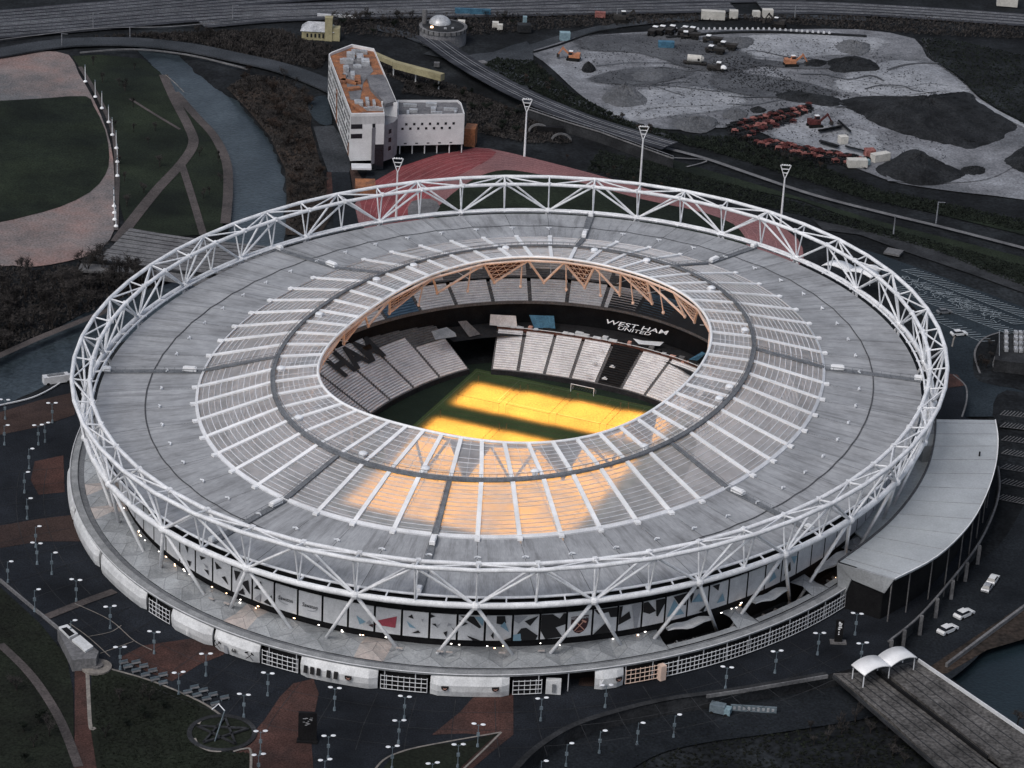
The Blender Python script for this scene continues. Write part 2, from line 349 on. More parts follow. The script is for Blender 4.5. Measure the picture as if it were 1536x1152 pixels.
def fadecopy(mt):       # the same surface thinning out at its edge into what lies under it
    f = mt.copy(); f.name = mt.name+' edge'; n = f.node_tree.nodes; L = f.node_tree.links; bs = n['Principled BSDF']; out = n['Material Output']
    at_ = n.new('ShaderNodeAttribute'); at_.attribute_name = 'cover'; nz = n.new('ShaderNodeTexNoise'); nz.inputs['Scale'].default_value = .14; nz.inputs['Detail'].default_value = 8; nz.inputs['Roughness'].default_value = .7
    g = n.new('ShaderNodeNewGeometry'); L.new(g.outputs['Position'], nz.inputs['Vector'])
    ad = n.new('ShaderNodeMath'); ad.operation = 'ADD'; L.new(at_.outputs['Fac'], ad.inputs[0]); L.new(nz.outputs[0], ad.inputs[1])
    mr = n.new('ShaderNodeMapRange'); mr.inputs[1].default_value = .78; mr.inputs[2].default_value = 1.12; L.new(ad.outputs[0], mr.inputs[0])
    tr = n.new('ShaderNodeBsdfTransparent'); mx = n.new('ShaderNodeMixShader'); L.new(mr.outputs[0], mx.inputs[0]); L.new(tr.outputs[0], mx.inputs[1]); L.new(bs.outputs[0], mx.inputs[2]); L.new(mx.outputs[0], out.inputs[0]); return f
FC = {}
def soft(name, px, z, mat, sm=3, grow=1.18, core=.62):
    if mat.name not in FC: FC[mat.name] = fadecopy(mat)
    ZC[0] += 1; z += (ZC[0] % 23)*.0043; P = smooth(px, sm, True); pts = [at(p[0], p[1], z) for p in P]
    if sum(pts[i].x*pts[(i+1) % len(pts)].y-pts[(i+1) % len(pts)].x*pts[i].y for i in range(len(pts))) < 0: pts = pts[::-1]
    c = sum(pts, Vector())/len(pts); n = len(pts); V = [c]; F = []; cv = [1.]
    for s_, a in ((core, 1.), (.85, .72), (grow, 0.)):
        V += [c+(p-c)*s_ for p in pts]; cv += [a]*n
    for i in range(n):
        j = (i+1) % n; F.append((0, 1+i, 1+j))
        for r_ in (0, 1): F.append((1+r_*n+i, 1+(r_+1)*n+i, 1+(r_+1)*n+j, 1+r_*n+j))
    me = bpy.data.meshes.new(name); me.from_pydata([tuple(v) for v in V], [], F); me.materials.append(FC[mat.name])
    a_ = me.attributes.new('cover', 'FLOAT', 'POINT'); a_.data.foreach_set('value', cv); return tag(link(name, me), kind='structure')
# ================================================================== STADIUM
st = empty('stadium', (0, 0, 0), 0, 'huge oval football stadium with pale ring roof, white lattice truss and orange glowing pitch', 'stadium')
def lerp(a, b, t): return a+(b-a)*t
up = lambda z: Vector((0, 0, z))
SEAMK = (7, 15, 23, 27, 35, 43, 51, 55)
# -- fabric roof bays between the truss and the glazed ring
def roofpt(k, u):        # u 0 at the outer edge, 1 at the glazed ring
    a = E(.972, k, 26.3); b = PM(k)-Vector((0, 0, .25)); p = lerp(a, b, u)
    f = k-math.floor(k); sag = math.sin(math.pi*f); hg = math.sin(math.pi*u)
    p.z += .14*hg*(1-sag)-.16*hg*sag; return p
for k in range(56):
    mb = MB(); NK, NU = 6, 8; V = []; UV = []
    for i in range(NK+1):
        for j in range(NU+1): V.append(roofpt(k+.004+.992*i/NK, j/NU)); UV.append((k+i/NK, j/NU))
    mb.add(V, [(i*(NU+1)+j, (i+1)*(NU+1)+j, (i+1)*(NU+1)+j+1, i*(NU+1)+j+1) for i in range(NK) for j in range(NU)])
    me = mb.mesh('roof_bay', FABRIC, True); ul = me.uv_layers.new(name='UV')
    for lp in me.loops: ul.data[lp.index].uv = (UV[lp.vertex_index][0], UV[lp.vertex_index][1]+k*.37)
    link('roof_bay', me, st)
# dark ring joint half way up the membrane, and the small white uplights inside it
for k in range(56):
    A = [roofpt(k+i/4, .482)+Vector((0, 0, .14)) for i in range(5)]; B = [roofpt(k+i/4, .496)+Vector((0, 0, .14)) for i in range(5)]
    mb = MB(); mb.ribbon(A, B); part('membrane_joint', mb, SEAM, st)
    p = roofpt(k, .64); q = roofpt(k+.07, .625); r = roofpt(k-.07, .622); mb = MB()
    for e_ in (q, r): mb.beam(p+Vector((0, 0, .75)), e_+Vector((0, 0, .75)), .26, .3)
    mb.tube(p, p+Vector((0, 0, .7)), .2, 5); part('uplight', mb, LAMPH, st)
# dark radial gutters with white plant hoods
for k in SEAMK:
    mb = MB(); h = .075
    kk = k
    A = [roofpt(kk-h, u/10)+Vector((0, 0, .4)) for u in range(11)]; B = [roofpt(kk+h, u/10)+Vector((0, 0, .4)) for u in range(11)]
    mb.slab(A, B, .35)
    A = [lerp(PM(kk-h), PG(kk-h), u/4)+Vector((0, 0, .55)) for u in range(5)]; B = [lerp(PM(kk+h), PG(kk+h), u/4)+Vector((0, 0, .55)) for u in range(5)]
    mb.slab(A, B, .4); g = part('gutter_walkway', mb, GUT, st)
    mb = MB()
    for s_ in (-h, h):
        P = [roofpt(kk+s_, u/10)+Vector((0, 0, 1.2)) for u in range(11)]+[lerp(PM(kk+s_), PG(kk+s_), u/4)+Vector((0, 0, 1.3)) for u in range(1, 5)]
        mb.path(P, .06, 4)
        for q in P: mb.tube(q, q-Vector((0, 0, .9)), .05, 4)
    part('handrail', mb, GUT, g)
    for u, L_ in ((.86, 5.2), (.02, 3.0)):
        p = roofpt(kk, u)+Vector((0, 0, 1.2)); q = roofpt(kk, u+.05); d = (q-p); an = math.atan2(d.y, d.x)
        mb = MB(); L_ *= .72; mb.box(p-up(.2), (L_, 1.4, .9), an); mb.box(p+Vector((0, 0, .3)), (L_*.8, 1.1, .4), an)
        part('plant_hood', mb, RIBW, st)
# -- glazed ring
def glz(k, u): return lerp(PM(k), PG(k), u) if u <= 1 else lerp(PG(k), PI_(k), u-1)
for k in range(56):
    for u0, u1 in ((0, .985), (1.015, 2)):
        A = [glz(k+i/4, u0) for i in range(5)]; B = [glz(k+i/4, u1) for i in range(5)]
        mb = MB(); mb.ribbon(A, B); part('glazed_panel', mb, GLAZE, st)
        wd = 1.25 if u0 < 1 else 1.15
        if not (k in SEAMK and u0 < 1):
            mb = MB(); mb.beam(glz(k, u0)+Vector((0, 0, .55)), glz(k, u1)+Vector((0, 0, .55)), wd*.92, .45); part('roof_rib', mb, RIBW, st)
    p = glz(k, 0); q = glz(k, -.035) if False else p+(roofpt(k, .97)-p).normalized()*1.0
    if k not in SEAMK:
        mb = MB(); mb.box(q+Vector((0, 0, .4)), (1.5, 1.3, .6), math.atan2(p.y, p.x)); part('rib_foot', mb, RIBW, st)
mb = MB(); gr = random.Random(3)
for k in range(56):
    for u0, u1, n in ((0, 1, 13), (1, 2, 9)):
        for i in range(1, n):
            u = u0+(u1-u0)*i/n
            if gr.random() < .04: continue
            P = [glz(k+j/3, u)+Vector((0, 0, .14)) for j in range(4)]
            for a, b in zip(P, P[1:]): mb.beam(a, b, .14 if i % 2 else .22, .12)
    for f in (.5,):
        for u0, u1 in ((1.05, 2),):
            mb.beam(glz(k+f, u0)+Vector((0, 0, .12)), glz(k+f, u1)+Vector((0, 0, .12)), .10, .1)
tag(part('purlins', mb, PURL, st), kind='stuff')
# gutter ring, glazed ring edges, opening ring
def ringslab(name, fa, fb, mat, th, n=224, par=st):
    A = [fa(i*56/n) for i in range(n+1)]; B = [fb(i*56/n) for i in range(n+1)]
    mb = MB(); mb.slab(A, B, th); return part(name, mb, mat, par)
up = lambda z: Vector((0, 0, z))
gr_ = ringslab('gutter_ring', lambda k: glz(k, .968)+up(.86), lambda k: glz(k, 1.04)+up(.86), GUT, .5)
mb = MB()
for u in (.968, 1.04): mb.path([glz(i/4, u)+up(1.7) for i in range(224)], .07, 4, True)
for i in range(0, 224, 1):
    for u in (.968, 1.04): mb.tube(glz(i/4, u)+up(.55), glz(i/4, u)+up(1.7), .05, 4)
part('handrail', mb, GUT, gr_)
ringslab('glazing_edge', lambda k: roofpt(k, .985)+up(.35), lambda k: glz(k, .02)+up(.5), PURL, .4)
mb = MB(); mb.path([PI_(i/4)+up(.35) for i in range(224)], .42, 8, True); part('opening_ring', mb, RIBW, st, True)
mb = MB(); mb.path([PI_(i/4)*1.0+up(-1.0) for i in range(224)], .16, 6, True); part('tension_cable', mb, WHITE2, st, True)
# radial and ring cables under the glazing
for k in range(0, 56, 2):
    mb = MB(); mb.tube(PM(k)-up(1.2), PI_(k)-up(4.5), .10, 5)
    for u in (.4, .8, 1.2, 1.6):
        p = glz(k, u); q = lerp(PM(k)-up(1.2), PI_(k)-up(4.5), u/2); mb.tube(p, q, .08, 4)
    part('radial_cable', mb, WHITE2, st)
for k in range(56):
    a = (1.2, 5.5, 10)[k % 3 and 1]
# white ventilator pods on the inner ring
for px, py in ((435, 618), (423, 543), (472, 470), (495, 401), (597, 405), (735, 378), (880, 385), (968, 402), (1083, 445), (1125, 510), (1100, 585), (1083, 599), (988, 663), (831, 702), (659, 694), (556, 671)):
    k = kpx(px, py, 33.8); p = glz(k, 1.16)+up(1.0); an = math.atan2(p.y, p.x)
    p = p+up(.0); mb = MB()
    mb.dome(p-up(.2), 1.15, 1.15, .55, 12, 4, True); mb.box(p-up(.5), (2.0, 1.5, .9), an); part('ventilator', mb, LAMPH, st)
# -- hanging light frames at the opening
def hangtri(k0, k1, ka, zz, lit):
    a, b = PI_(k0)-up(.8), PI_(k1)-up(.8); c = PI_(ka)*1.06; c.z = zz
    fr = MB()
    for p, q in ((a, c), (b, c), (a, b)): fr.tube(p, q, .38, 6)
    fr.dome(c, .5, .5, .7, 8, 3, True)
    o = part('light_frame', fr, ORNG, st)
    if lit:
        bk = MB(); n_ = (b-a).cross(c-a).normalized()*.35
        if n_.dot(a) < 0: n_ = -n_
        a2, b2, c2 = a*1+n_, b+n_, c+n_; bk.tri(lerp(a2, c2, .03), lerp(b2, c2, .03), lerp(c2, (a2+b2)/2, .08))
        bk2 = MB()
        for i in range(1, 5):
            t = i/5
            bk2.tube(lerp(a, c, t), lerp(b, c, t), .10, 4)
            bk2.tube(lerp(a, b, t), lerp(a, c, t), .09, 4); bk2.tube(lerp(a, b, t), lerp(b, c, 1-t), .09, 4)
        part('lattice', bk2, ORNG, o); part('lamp_panel', bk, LAMPBROWN, o)
k = 0
TR = []
topx = [(330, 190), (420, 120), (575, 70), (737, 55), (888, 72), (1027, 85), (1155, 112), (1278, 148), (1400, 190)]
tk_ = [kpx(450+x/2.363, 370+y/2.363, 35) for x, y in topx]
bot = [(282, 240), (445, 190), (625, 170), (795, 158), (966, 170), (1127, 190), (1272, 230), (1398, 285)]
bk_ = [kpx(450+x/2.363, 370+y/2.363, 27.5) for x, y in bot]
litset = (0, 2, 4, 6)
for i in range(8): hangtri(tk_[i], tk_[i+1], bk_[i], 27.2, i in litset)
step = (tk_[0]-tk_[8])/8
kk = tk_[0]; 
nrest = int(round((tk_[8]+56-tk_[0])/step/1.0)); stp = (tk_[8]+56-tk_[0])/nrest
for i in range(nrest): hangtri((kk+i*stp) % 56, (kk+(i+1)*stp) % 56, (kk+(i+.5)*stp) % 56, 27.2, i % 2 == 1)
for x, y in ((375, 228), (540, 198), (712, 182), (883, 182), (1044, 198), (1192, 228), (1328, 270)):
    k = kpx(450+x/2.363, 370+y/2.363, 25.5); p = PI_(k)*1.05; p.z = 25.8
    mb = MB(); mb.tube(PI_(k)*1.0-up(.5), p, .22, 6); mb.dome(p, .5, .5, .6, 8, 3, True); part('hanger', mb, ORNG, st)
# -- compression truss: three chords and lacing
bc = MB(); bc.path([PB(i/2) for i in range(112)], .80, 10, True); tr = part('compression_truss', bc, WHITE, st, True)
for nm, f, r_ in (('outer_chord', PTO, .58), ('inner_chord', PTI, .58)):
    mb = MB(); mb.path([f(i) for i in range(56)], r_, 8, True); part(nm, mb, WHITE, tr, True)
mb = MB(); mb.path([E(.981, i/4, 26.9) for i in range(224)], .34, 6, True); part('edge_rail', mb, WHITE, tr, True)
for k in range(56):
    b = PB(k); o_ = PTO(k); i_ = PTI(k)
    for q in (o_, i_):
        mb = MB(); mb.tube(b, q, .23, 6); part('truss_post', mb, WHITE, tr)
    mb = MB(); mb.tube(o_, i_+(i_-o_).normalized()*.9, .25, 6); mb.box(i_+up(.1), (1.15, 1.15, 1.1), k*.2); part('cross_tie', mb, WHITE, tr)
    if k % 2 == 0:
        for s_ in (-1, 1):
            for f in (PTO, PTI):
                mb = MB(); mb.tube(b, f(k+s_), .33, 6); part('truss_diagonal', mb, WHITE, tr)
            mb = MB(); mb.tube(PTO(k+s_), PTI(k), .25, 6); part('top_diagonal', mb, WHITE, tr)
        mb = MB(); mb.dome(b, 1.25, 1.25, 1.1, 10, 3, True); part('node', mb, WHITE, tr)
    mb = MB(); mb.beam(b+up(.5), E(.978, k, 27), .5, .4); part('edge_bracket', mb, WHITE, tr)
    mb = MB(); mb.beam(PB(k+.5)+up(.5), E(.978, k+.5, 27), .35, .3); part('edge_bracket', mb, WHITE, tr)
# V legs
for k in range(0, 56, 2):
    for s_ in (-1, 1):
        a = PB(k); c = E(.957, k+s_*.66, 9.6); d = a+(c-a)*((26-4)/(26-9.6))
        mb = MB(); mb.tube(a, d, .47, 8, .42); lg = part('raking_leg', mb, WHITE, st, True)
# -- outer wall, black, with the wrap panels
mb = MB(); n = 224; A = [E(.925, i/4, 4) for i in range(225)]; B = [E(.925, i/4, 21) for i in range(225)]; C_ = [E(.97, i/4, 25.3) for i in range(225)]
mb.ribbon(A, B); mb.ribbon(B, C_); part('bowl_wall', mb, BLACK, st)
ringslab('roof_soffit', lambda k: E(.90, k, 25.2), lambda k: E(.968, k, 25.6), BLACK, .2)
def wallpt(k, z, off=0.): 
    p = E(.931+off, k, z); return p
def wp(k0, k1, a, b, off=.004, z0=11.6, z1=18.4): # panel coordinates 0..1 -> world
    return wallpt(k0+(k1-k0)*a, z0+(z1-z0)*b, off)
DEC = {  # panel number -> printed shapes: (material, points in panel space)
 -9: [(INKB, ((.1, .9), (.45, .95), (.2, .5))), (INKB, ((.5, .55), (.95, .2), (.85, .75))), (INKB, ((.3, .05), (.7, .1), (.6, .35)))],
 -8: [(INKB, ((.05, .5), (.4, .9), (.5, .55))), (INKB, ((.55, .1), (.95, .5), (.9, .05))), (INKG, ((.1, .1), (.4, .4), (.4, .05)))],
 -12: [(INKB, ((.35, .85), (.6, .95), (.55, .6))), (INKB, ((.5, .3), (.8, .35), (.7, .1)))],
 -11: [(INKB, ((.25, .8), (.65, .85), (.35, .65))), (INKB, ((.55, .35), (.85, .2), (.8, .4))), (INKG, ((.5, .6), (.8, .55), (.7, .45)))],
 -10: [(INKB, ((.1, .9), (.5, .75), (.2, .6))), (INKB, ((.5, .4), (.9, .2), (.7, .5)))],
 -4: [(INKBL, ((.3, .55), (.7, .35), (.45, .2))), (INKG, ((.7, .3), (.85, .45), (1, .25))), (CLARET, ((.8, .25), (1, .33), (1, .18)))],
 -3: [(INKR, ((0, .45), (.85, .75), (.8, .28), (.0, .30)))],
 -2: [(INKB, ((.2, .78), (.35, .9), (.42, .72))), (INKBL, ((.15, .62), (.55, .35), (.28, .38))), (INKB, ((.35, .15), (.62, .30), (.72, .2))), (INKG, ((.72, .75), (.82, .78), (.78, .65)))],
 -1: [(INKB, ((0, .98), (.18, .9), (0, .82))), (INKB, ((.05, .6), (.2, .62), (.3, .45))), (INKG, ((.2, .52), (.42, .66), (.3, .5))), (INKG, ((.65, .55), (.85, .62), (.7, .70))), (INKB, ((.82, .55), (1, .4), (.95, .36))), (INKB, ((.52, .3), (.68, .38), (.65, .12)))],
 0: [(INKB, ((.05, .98), (.6, .97), (.9, .55), (.82, .5))), (INKBL, ((.62, .97), (1, .95), (.95, .6))), (INKB, ((.02, .82), (.38, .7), (.15, .58))), (INKB, ((.35, .22), (.6, .02), (.95, -.02), (1, .0), (.45, .12)))],
 1: [(INKB, ((.4, 1), (.72, 1), (.78, .72), (.6, .66), (.4, .7))), (INKBL, ((.55, .6), (.72, .78), (.92, .35))), (INKB, ((.2, .22), (.3, .38), (.32, .08))), (INKB, ((.6, 0), (1, .15), (1, -.02), (.9, -.02)))],
 2: [(INKG, ((.0, .98), (.55, .98), (.2, .68), (0, .8))), (INKB, ((.42, .78), (.98, .98), (.65, .58))), (INKB, ((.3, .5), (.5, .52), (.98, .18), (.9, -.02), (.35, 0), (.15, .3))), (INKBL, ((0, .25), (.28, .3), (.32, 0), (0, 0)))],
 3: [(INKB, ((0, 1), (.45, 1), (.75, .8), (.9, 1), (1, 1), (1, .55), (.6, .45), (.9, .05), (.2, .0), (0, .35)))],
 5: [(INKB, ((0, 1), (1, 1), (1, .6), (.72, .62), (.62, .85), (.2, .8))), (INKB, ((0, 0), (.5, .42), (.75, .05), (.7, -.02)))],
 6: [(INKB, ((.0, 1), (.15, 1), (.1, .55), (.45, .75), (.55, .45), (0, .25))), (INKG, ((.55, .98), (1, 1), (.85, .02), (.72, 0)))],
 7: [(INKB, ((.0, .98), (.2, 1), (.6, .55), (.3, .48), (0, .6))), (INKB, ((.55, 1), (1, 1), (1, .8), (.7, .3), (.62, .35)))],
 8: [(INKBL, ((.05, .2), (.35, .85), (.9, .15))), (INKB, ((.3, .98), (1, 1), (.95, .5), (.6, .6)))],
 9: [(INKBL, ((.15, .55), (.5, .85), (.75, .45))), (INKB, ((.0, .98), (.25, .9), (.12, .5))), (INKB, ((.55, .1), (.95, .3), (.8, .02)))],
 10: [(INKB, ((.1, .98), (.5, .98), (.45, .7))), (INKBL, ((.4, .2), (.7, .55), (.85, .2)))],
 13: [(INKBL, ((.2, .2), (.5, .6), (.7, .3))), (INKB, ((.4, .9), (.9, .95), (.8, .6)))],
 14: [(INKB, ((.1, .2), (.5, .7), (.6, .3))), (INKBL, ((.5, .9), (.95, .8), (.8, .5)))],
}
def shield(p0, sc=1.): return [(p0[0]+x*sc, p0[1]+y*sc) for x, y in ((-.36, .34), (.36, .36), (.37, .1), (.31, -.12), (.18, -.28), (0, -.36), (-.18, -.3), (-.31, -.14), (-.37, .08))]
def bar2(a, b, w_):
    dx, dy = b[0]-a[0], b[1]-a[1]; l = math.hypot(dx, dy); nx, ny = -dy/l*w_/2, dx/l*w_/2
    return ((a[0]+nx, a[1]+ny), (a[0]-nx, a[1]-ny), (b[0]-nx, b[1]-ny), (b[0]+nx, b[1]+ny))
def textmesh(name, body, mat, fn, size=1., parent=None, bold=0.0, align='CENTER', sh=0.):
    cu = bpy.data.curves.new(name, 'FONT'); cu.body = body; cu.align_x = align; cu.align_y = 'CENTER'; cu.size = size; cu.offset = bold; cu.shear = sh; cu.resolution_u = 3
    o = bpy.data.objects.new(name, cu); COL.objects.link(o); dg = bpy.context.evaluated_depsgraph_get()
    me = bpy.data.meshes.new_from_object(o.evaluated_get(dg)); bpy.data.objects.remove(o); bpy.data.curves.remove(cu)
    for v in me.vertices: v.co = fn(v.co.x, v.co.y)
    me.materials.clear(); me.materials.append(mat); me.name = name; return link(name, me, parent)
for j in range(-56, 56):
    k0 = .14+.5*(j-1)+.02; k1 = k0+.46
    mb = MB(); A = [wallpt(lerp(k0, k1, t/2), 11.6) for t in range(3)]; B = [wallpt(lerp(k0, k1, t/2), 18.4) for t in range(3)]
    mb.ribbon(A, B); mb.ribbon([E(.929, lerp(k0, k1, t/2), 18.4) for t in range(3)][::-1], B[::-1])
    pn = part('wrap_panel', mb, WHITE2, st)
    if j in DEC:
        for i, (mt, P) in enumerate(DEC[j]):
            mb = MB(); mb.add([wp(k0, k1, min(a, 1), max(b, .01), .0012+.0005*i) for a, b in P], (tuple(range(len(P))),)); part('printed_shape', mb, mt, pn)
    if j == 4:
        mb = MB(); P = shield((.5, .48)); mb.add([wp(k0, k1, a, b, .0012) for a, b in P], (tuple(range(len(P))),)); cr = part('club_crest', mb, CLARET, pn)
        hm = MB()
        for sg in (-1, 1):
            for q in (bar2((.5-sg*.2, .26), (.5+sg*.17, .62), .035), bar2((.5+sg*.08, .66), (.5+sg*.27, .56), .07)): hm.add([wp(k0, k1, a, b, .0020) for a, b in q], ((0, 1, 2, 3),))
        part('crossed_hammers', hm, SALMON, pn)
        textmesh('crest_name', 'WEST HAM UNITED', WHITE2, lambda x, y: wp(k0, k1, .5+x, .76+y*1.2, .0020), .095, pn, .002)
        textmesh('crest_place', 'LONDON', SALMON, lambda x, y: wp(k0, k1, .5+x, .22+y, .0020), .06, pn, .001)
    if j in (-6+1, -7+0):
        pass
for j, dy, ax in ((-7, .52, -1), (-6, .42, 1)):
    pass
kk0 = .14+.5*(-6-1)+.02
for j, dy, sg in ((-6, .5, 1), (-7, .5, -1)):
    k0 = .14+.5*(j-1)+.02; k1 = k0+.46
    textmesh('wrap_lettering', 'Sawston', INKB, lambda x, y: wp(k0, k1, .5+x, dy+y*1.1, .0015), .2, st, .002, sh=.2)
    mb = MB(); P = [(.5+sg*.36*math.cos(t), dy+.1*sg*0+.2*math.sin(t)) for t in [(-1.9+i*.22) for i in range(11)]]
    Q = [(.5+sg*.34*math.cos(t), dy+.17*math.sin(t)) for t in [(-1.9+i*.22) for i in range(11)]]
    mb.ribbon([wp(k0, k1, a, b, .0015) for a, b in P], [wp(k0, k1, a, b, .0015) for a, b in Q]); part('wrap_swoosh', mb, INKG, st)
# lamps under the wrap and on the canopy edge
lr = random.Random(11)
for i in range(46):
    k = lr.uniform(47, 61.5) % 56; p = wallpt(k, lr.uniform(9.9, 11.0), .006); mb = MB(); an = math.atan2(p.y, p.x)
    mb.box(p, (.12, lr.uniform(.25, .6), .16), an); part('concourse_lamp', mb, lr.choice((WARM, WHITEL, WHITEL)), st)
for px, py in ((581, 969), (660, 977), (674, 978), (753, 979), (812, 976), (832, 973), (599, 972), (340, 905), (317, 898)):
    p = at(px, py, 10.9); mb = MB(); mb.box(p, (1.6, .45, .25), math.atan2(p.y, p.x)+math.pi/2); part('canopy_lamp', mb, CANOPY_GLOW, st)  # boxes do not emit, their glow is only in the warm colour
for k in range(112):
    mb = MB(); p = wallpt(k/2+.14, 20.3, .008); mb.box(p, (.5, .9, 1.2), math.atan2(p.y, p.x)); part('wrap_bracket', mb, BLACK, st)
# -- concourse canopy
OPEN = ((3.55, 4.75), (5.6, 6.75), (7.5, 8.9))
def inopen(k): return any(a <= (k % 56) <= b for a, b in OPEN)
cr = random.Random(5)
def cpt(r_, k):
    zig = abs(((k*1.0) % 1)-.5)*2; z = 9.1+(r_-.925)*14*0
    return E(r_, k, 9.3+.7*zig*math.sin(math.pi*(r_-.92)/.09))
for i in range(112):
    k0 = i/2; k1 = k0+.5; km = k0+.25; op = inopen(km)
    r0, r1 = .927, 1.000
    if op:
        mb = MB(); mb.quad(E(.985, k0, 9.3), E(.985, k1, 9.3), E(r1, k1, 9.3), E(r1, k0, 9.3)); part('canopy_bay', mb, CANOPY, st); continue
    mb = MB(); a, b, c, d = E(r0, k0, 9.6), E(r0, k1, 9.6), E(r1, k1, 9.2), E(r1, k0, 9.2)
    m1 = E(.945, km, 10.1); m2 = E(.975, km, 9.9); e0 = E(.965, k0, 8.9 if i % 2 else 10.4); e1 = E(.965, k1, 10.4 if i % 2 else 8.9)
    for t in ((a, b, m1), (a, m1, e0), (b, e1, m1), (m1, e1, m2), (m1, m2, e0), (e0, m2, d), (e1, c, m2), (m2, c, d)): mb.tri(*t)
    part('canopy_bay', mb, CANOPY_GLOW if cr.random() < .10 and 45 < k0 else CANOPY, st)  # a few bays get the painted glow from beneath
    sm = MB()
    for p, q in ((a, m1), (b, m1), (m1, m2), (m2, c), (m2, d), (e0, m1), (e1, m1)): sm.tube(p+up(.0), q+up(.0), .05, 4)
    part('canopy_seam', sm, GUT, st)
for a, b in OPEN:
    km = (a+b)/2
    mb = MB(); A = []; B = []
    for t in range(9):
        k = lerp(a+.05, b-.15, t/8); bul = math.sin(math.pi*min(max(t/8, .04), .96))**.4
        A.append(E(.957-.014*bul, k, 11.6+.3*math.sin(t*1.3))); B.append(E(.957+.014*bul, k, 11.9+.3*math.sin(t*1.3)))
    mb.slab(A, B, .45); part('awning', mb, PODW, st)
    mb = MB(); mb.quad(E(.93, a-.1, 5), E(1.0, a-.1, 5), E(1.0, b+.1, 5), E(.93, b+.1, 5)); part('stair_floor', mb, CONCD, st)
    for q in range(7):
        k = lerp(a+.1, b-.1, cr.random()); p = E(cr.uniform(.96, .985), k, cr.uniform(5.3, 8.0)); mb = MB(); mb.box(p, (cr.uniform(.4, 2.0), .35, .3), cr.random()*3)
        part('concourse_lamp', mb, WARM if q < 3 else GUT, st)
    for q in range(4):
        k = lerp(a+.1, b-.1, cr.random()); p = E(.965, k, 5.6); mb = MB(); mb.beam(p+up(2.2), E(.985, k+.25, 6.0), .9, .6); part('stair_flight', mb, TREAD, st)
mb = MB(); A = [E(1.000, i/4, 9.05) for i in range(225)]; B = [E(1.016, i/4, 9.25) for i in range(225)]; mb.slab(A, B, .5); part('canopy_gutter', mb, GUT, st)
mb = MB(); A = [E(1.014, i/4, 9.7) for i in range(225)]; B = [E(1.030, i/4, 9.5) for i in range(225)]; mb.slab(A, B, .35); part('concourse_rim', mb, RIM, st)
mb = MB(); mb.path([E(1.031, i/4, 9.75) for i in range(224)], .14, 5, True); part('rim_rail', mb, WHITE2, st)
mb = MB(); A = [E(.985, i/4, 3.5) for i in range(225)]; B = [E(.985, i/4, 9.0) for i in range(225)]; mb.ribbon(A, B); part('concourse_wall', mb, BLACK, st)
for i in range(112):
    k = i/2+.1
    mb = MB(); mb.tube(E(1.026, k, 4), E(1.026, k, 9.3), .13, 6); part('rim_post', mb, WHITE2, st)
# white kiosks bulging under the rim
def pod(k0, k1, h0=4.15, bul=.005):
    n = max(4, int((k1-k0)*8)); rows = [(1.0295, 9.1), (1.033, 8.6), (1.0345+bul, 7.2), (1.034+bul, 5.6), (1.031+bul, h0)]
    mb = MB(); V = []; m_ = len(rows)
    for i in range(n+1):
        k = lerp(k0, k1, i/n); e_ = min(i, n-i)/n; s_ = min(1, .6+e_*12)
        for r_, z in rows: V.append(E(1.022+(r_-1.022)*s_, k, z))
    mb.add(V, [(i*m_+j, i*m_+j+1, (i+1)*m_+j+1, (i+1)*m_+j) for i in range(n) for j in range(m_-1)]+[tuple(range(m_)), tuple(range(n*m_, n*m_+m_))[::-1]])
    return part('kiosk', mb, PODW, st, False)
def podpt(k, z, bul=.005):
    zz = [9.1, 8.5, 7.2, 5.6, 4.15]; rr = [1.0295, 1.033, 1.0345+bul, 1.034+bul, 1.031+bul]
    for i in range(4):
        if zz[i+1] <= z <= zz[i]: return E(rr[i]+(rr[i+1]-rr[i])*(zz[i]-z)/(zz[i]-zz[i+1])+.0042, k, z)
    return E(1.04, k, z)
def latt(k0, k1, rows_=3, mat=WHITE2, dk=.085, back=True):
    mb = MB(); n = max(2, int((k1-k0)/dk))
    for i in range(n+1):
        k = lerp(k0, k1, i/n); mb.beam(E(1.032, k, 4.3), E(1.032, k, 8.2), .16, .12, up=E(1.1, k, 0)-E(1, k, 0))
    for j in range(rows_+1):
        z = 4.5+3.5*j/rows_; P = [E(1.0325, lerp(k0, k1, i/n), z) for i in range(n+1)]; mb.path(P, .10, 4)
    o = part('lattice_screen', mb, mat, st)
    if back:
        b_ = MB(); b_.ribbon([E(1.024, lerp(k0, k1, i/n), 4.1) for i in range(n+1)], [E(1.024, lerp(k0, k1, i/n), 8.9) for i in range(n+1)]); part('screen_back', b_, BLACK, o)
    return o
pods = [(53.2, 54.5), (55.35, 56.62), (51.55, 52.45), (50.55, 51.5), (2.05, 2.55)]
for a, b in pods: pod(a, b)
for a, b in ((44.5, 46.3), (46.4, 48.1), (48.2, 49.85)): pod(a, b, bul=.003)
for a, b in ((52.5, 53.15), (54.55, 55.3), (.68, 1.15), (49.95, 50.5), (3.3, 8.9)): latt(a, b)
latt(2.6, 3.2, 3, ORNG)
mb = MB(); mb.box(E(1.035, 3.25, 6.1), (1.6, 1.6, 4.0), .6); part('lattice_corner', mb, ORNG, st)
mb = MB(); mb.box(E(1.03, 1.35, 6.0), (3.6, 1.6, 3.6), YAW+.35); part('ticket_booth', mb, PODW, st)
mb = MB(); mb.box(E(1.0385, 1.35, 6.0), (.9, .2, 2.2), YAW+.35); part('booth_door', mb, GUT, st)
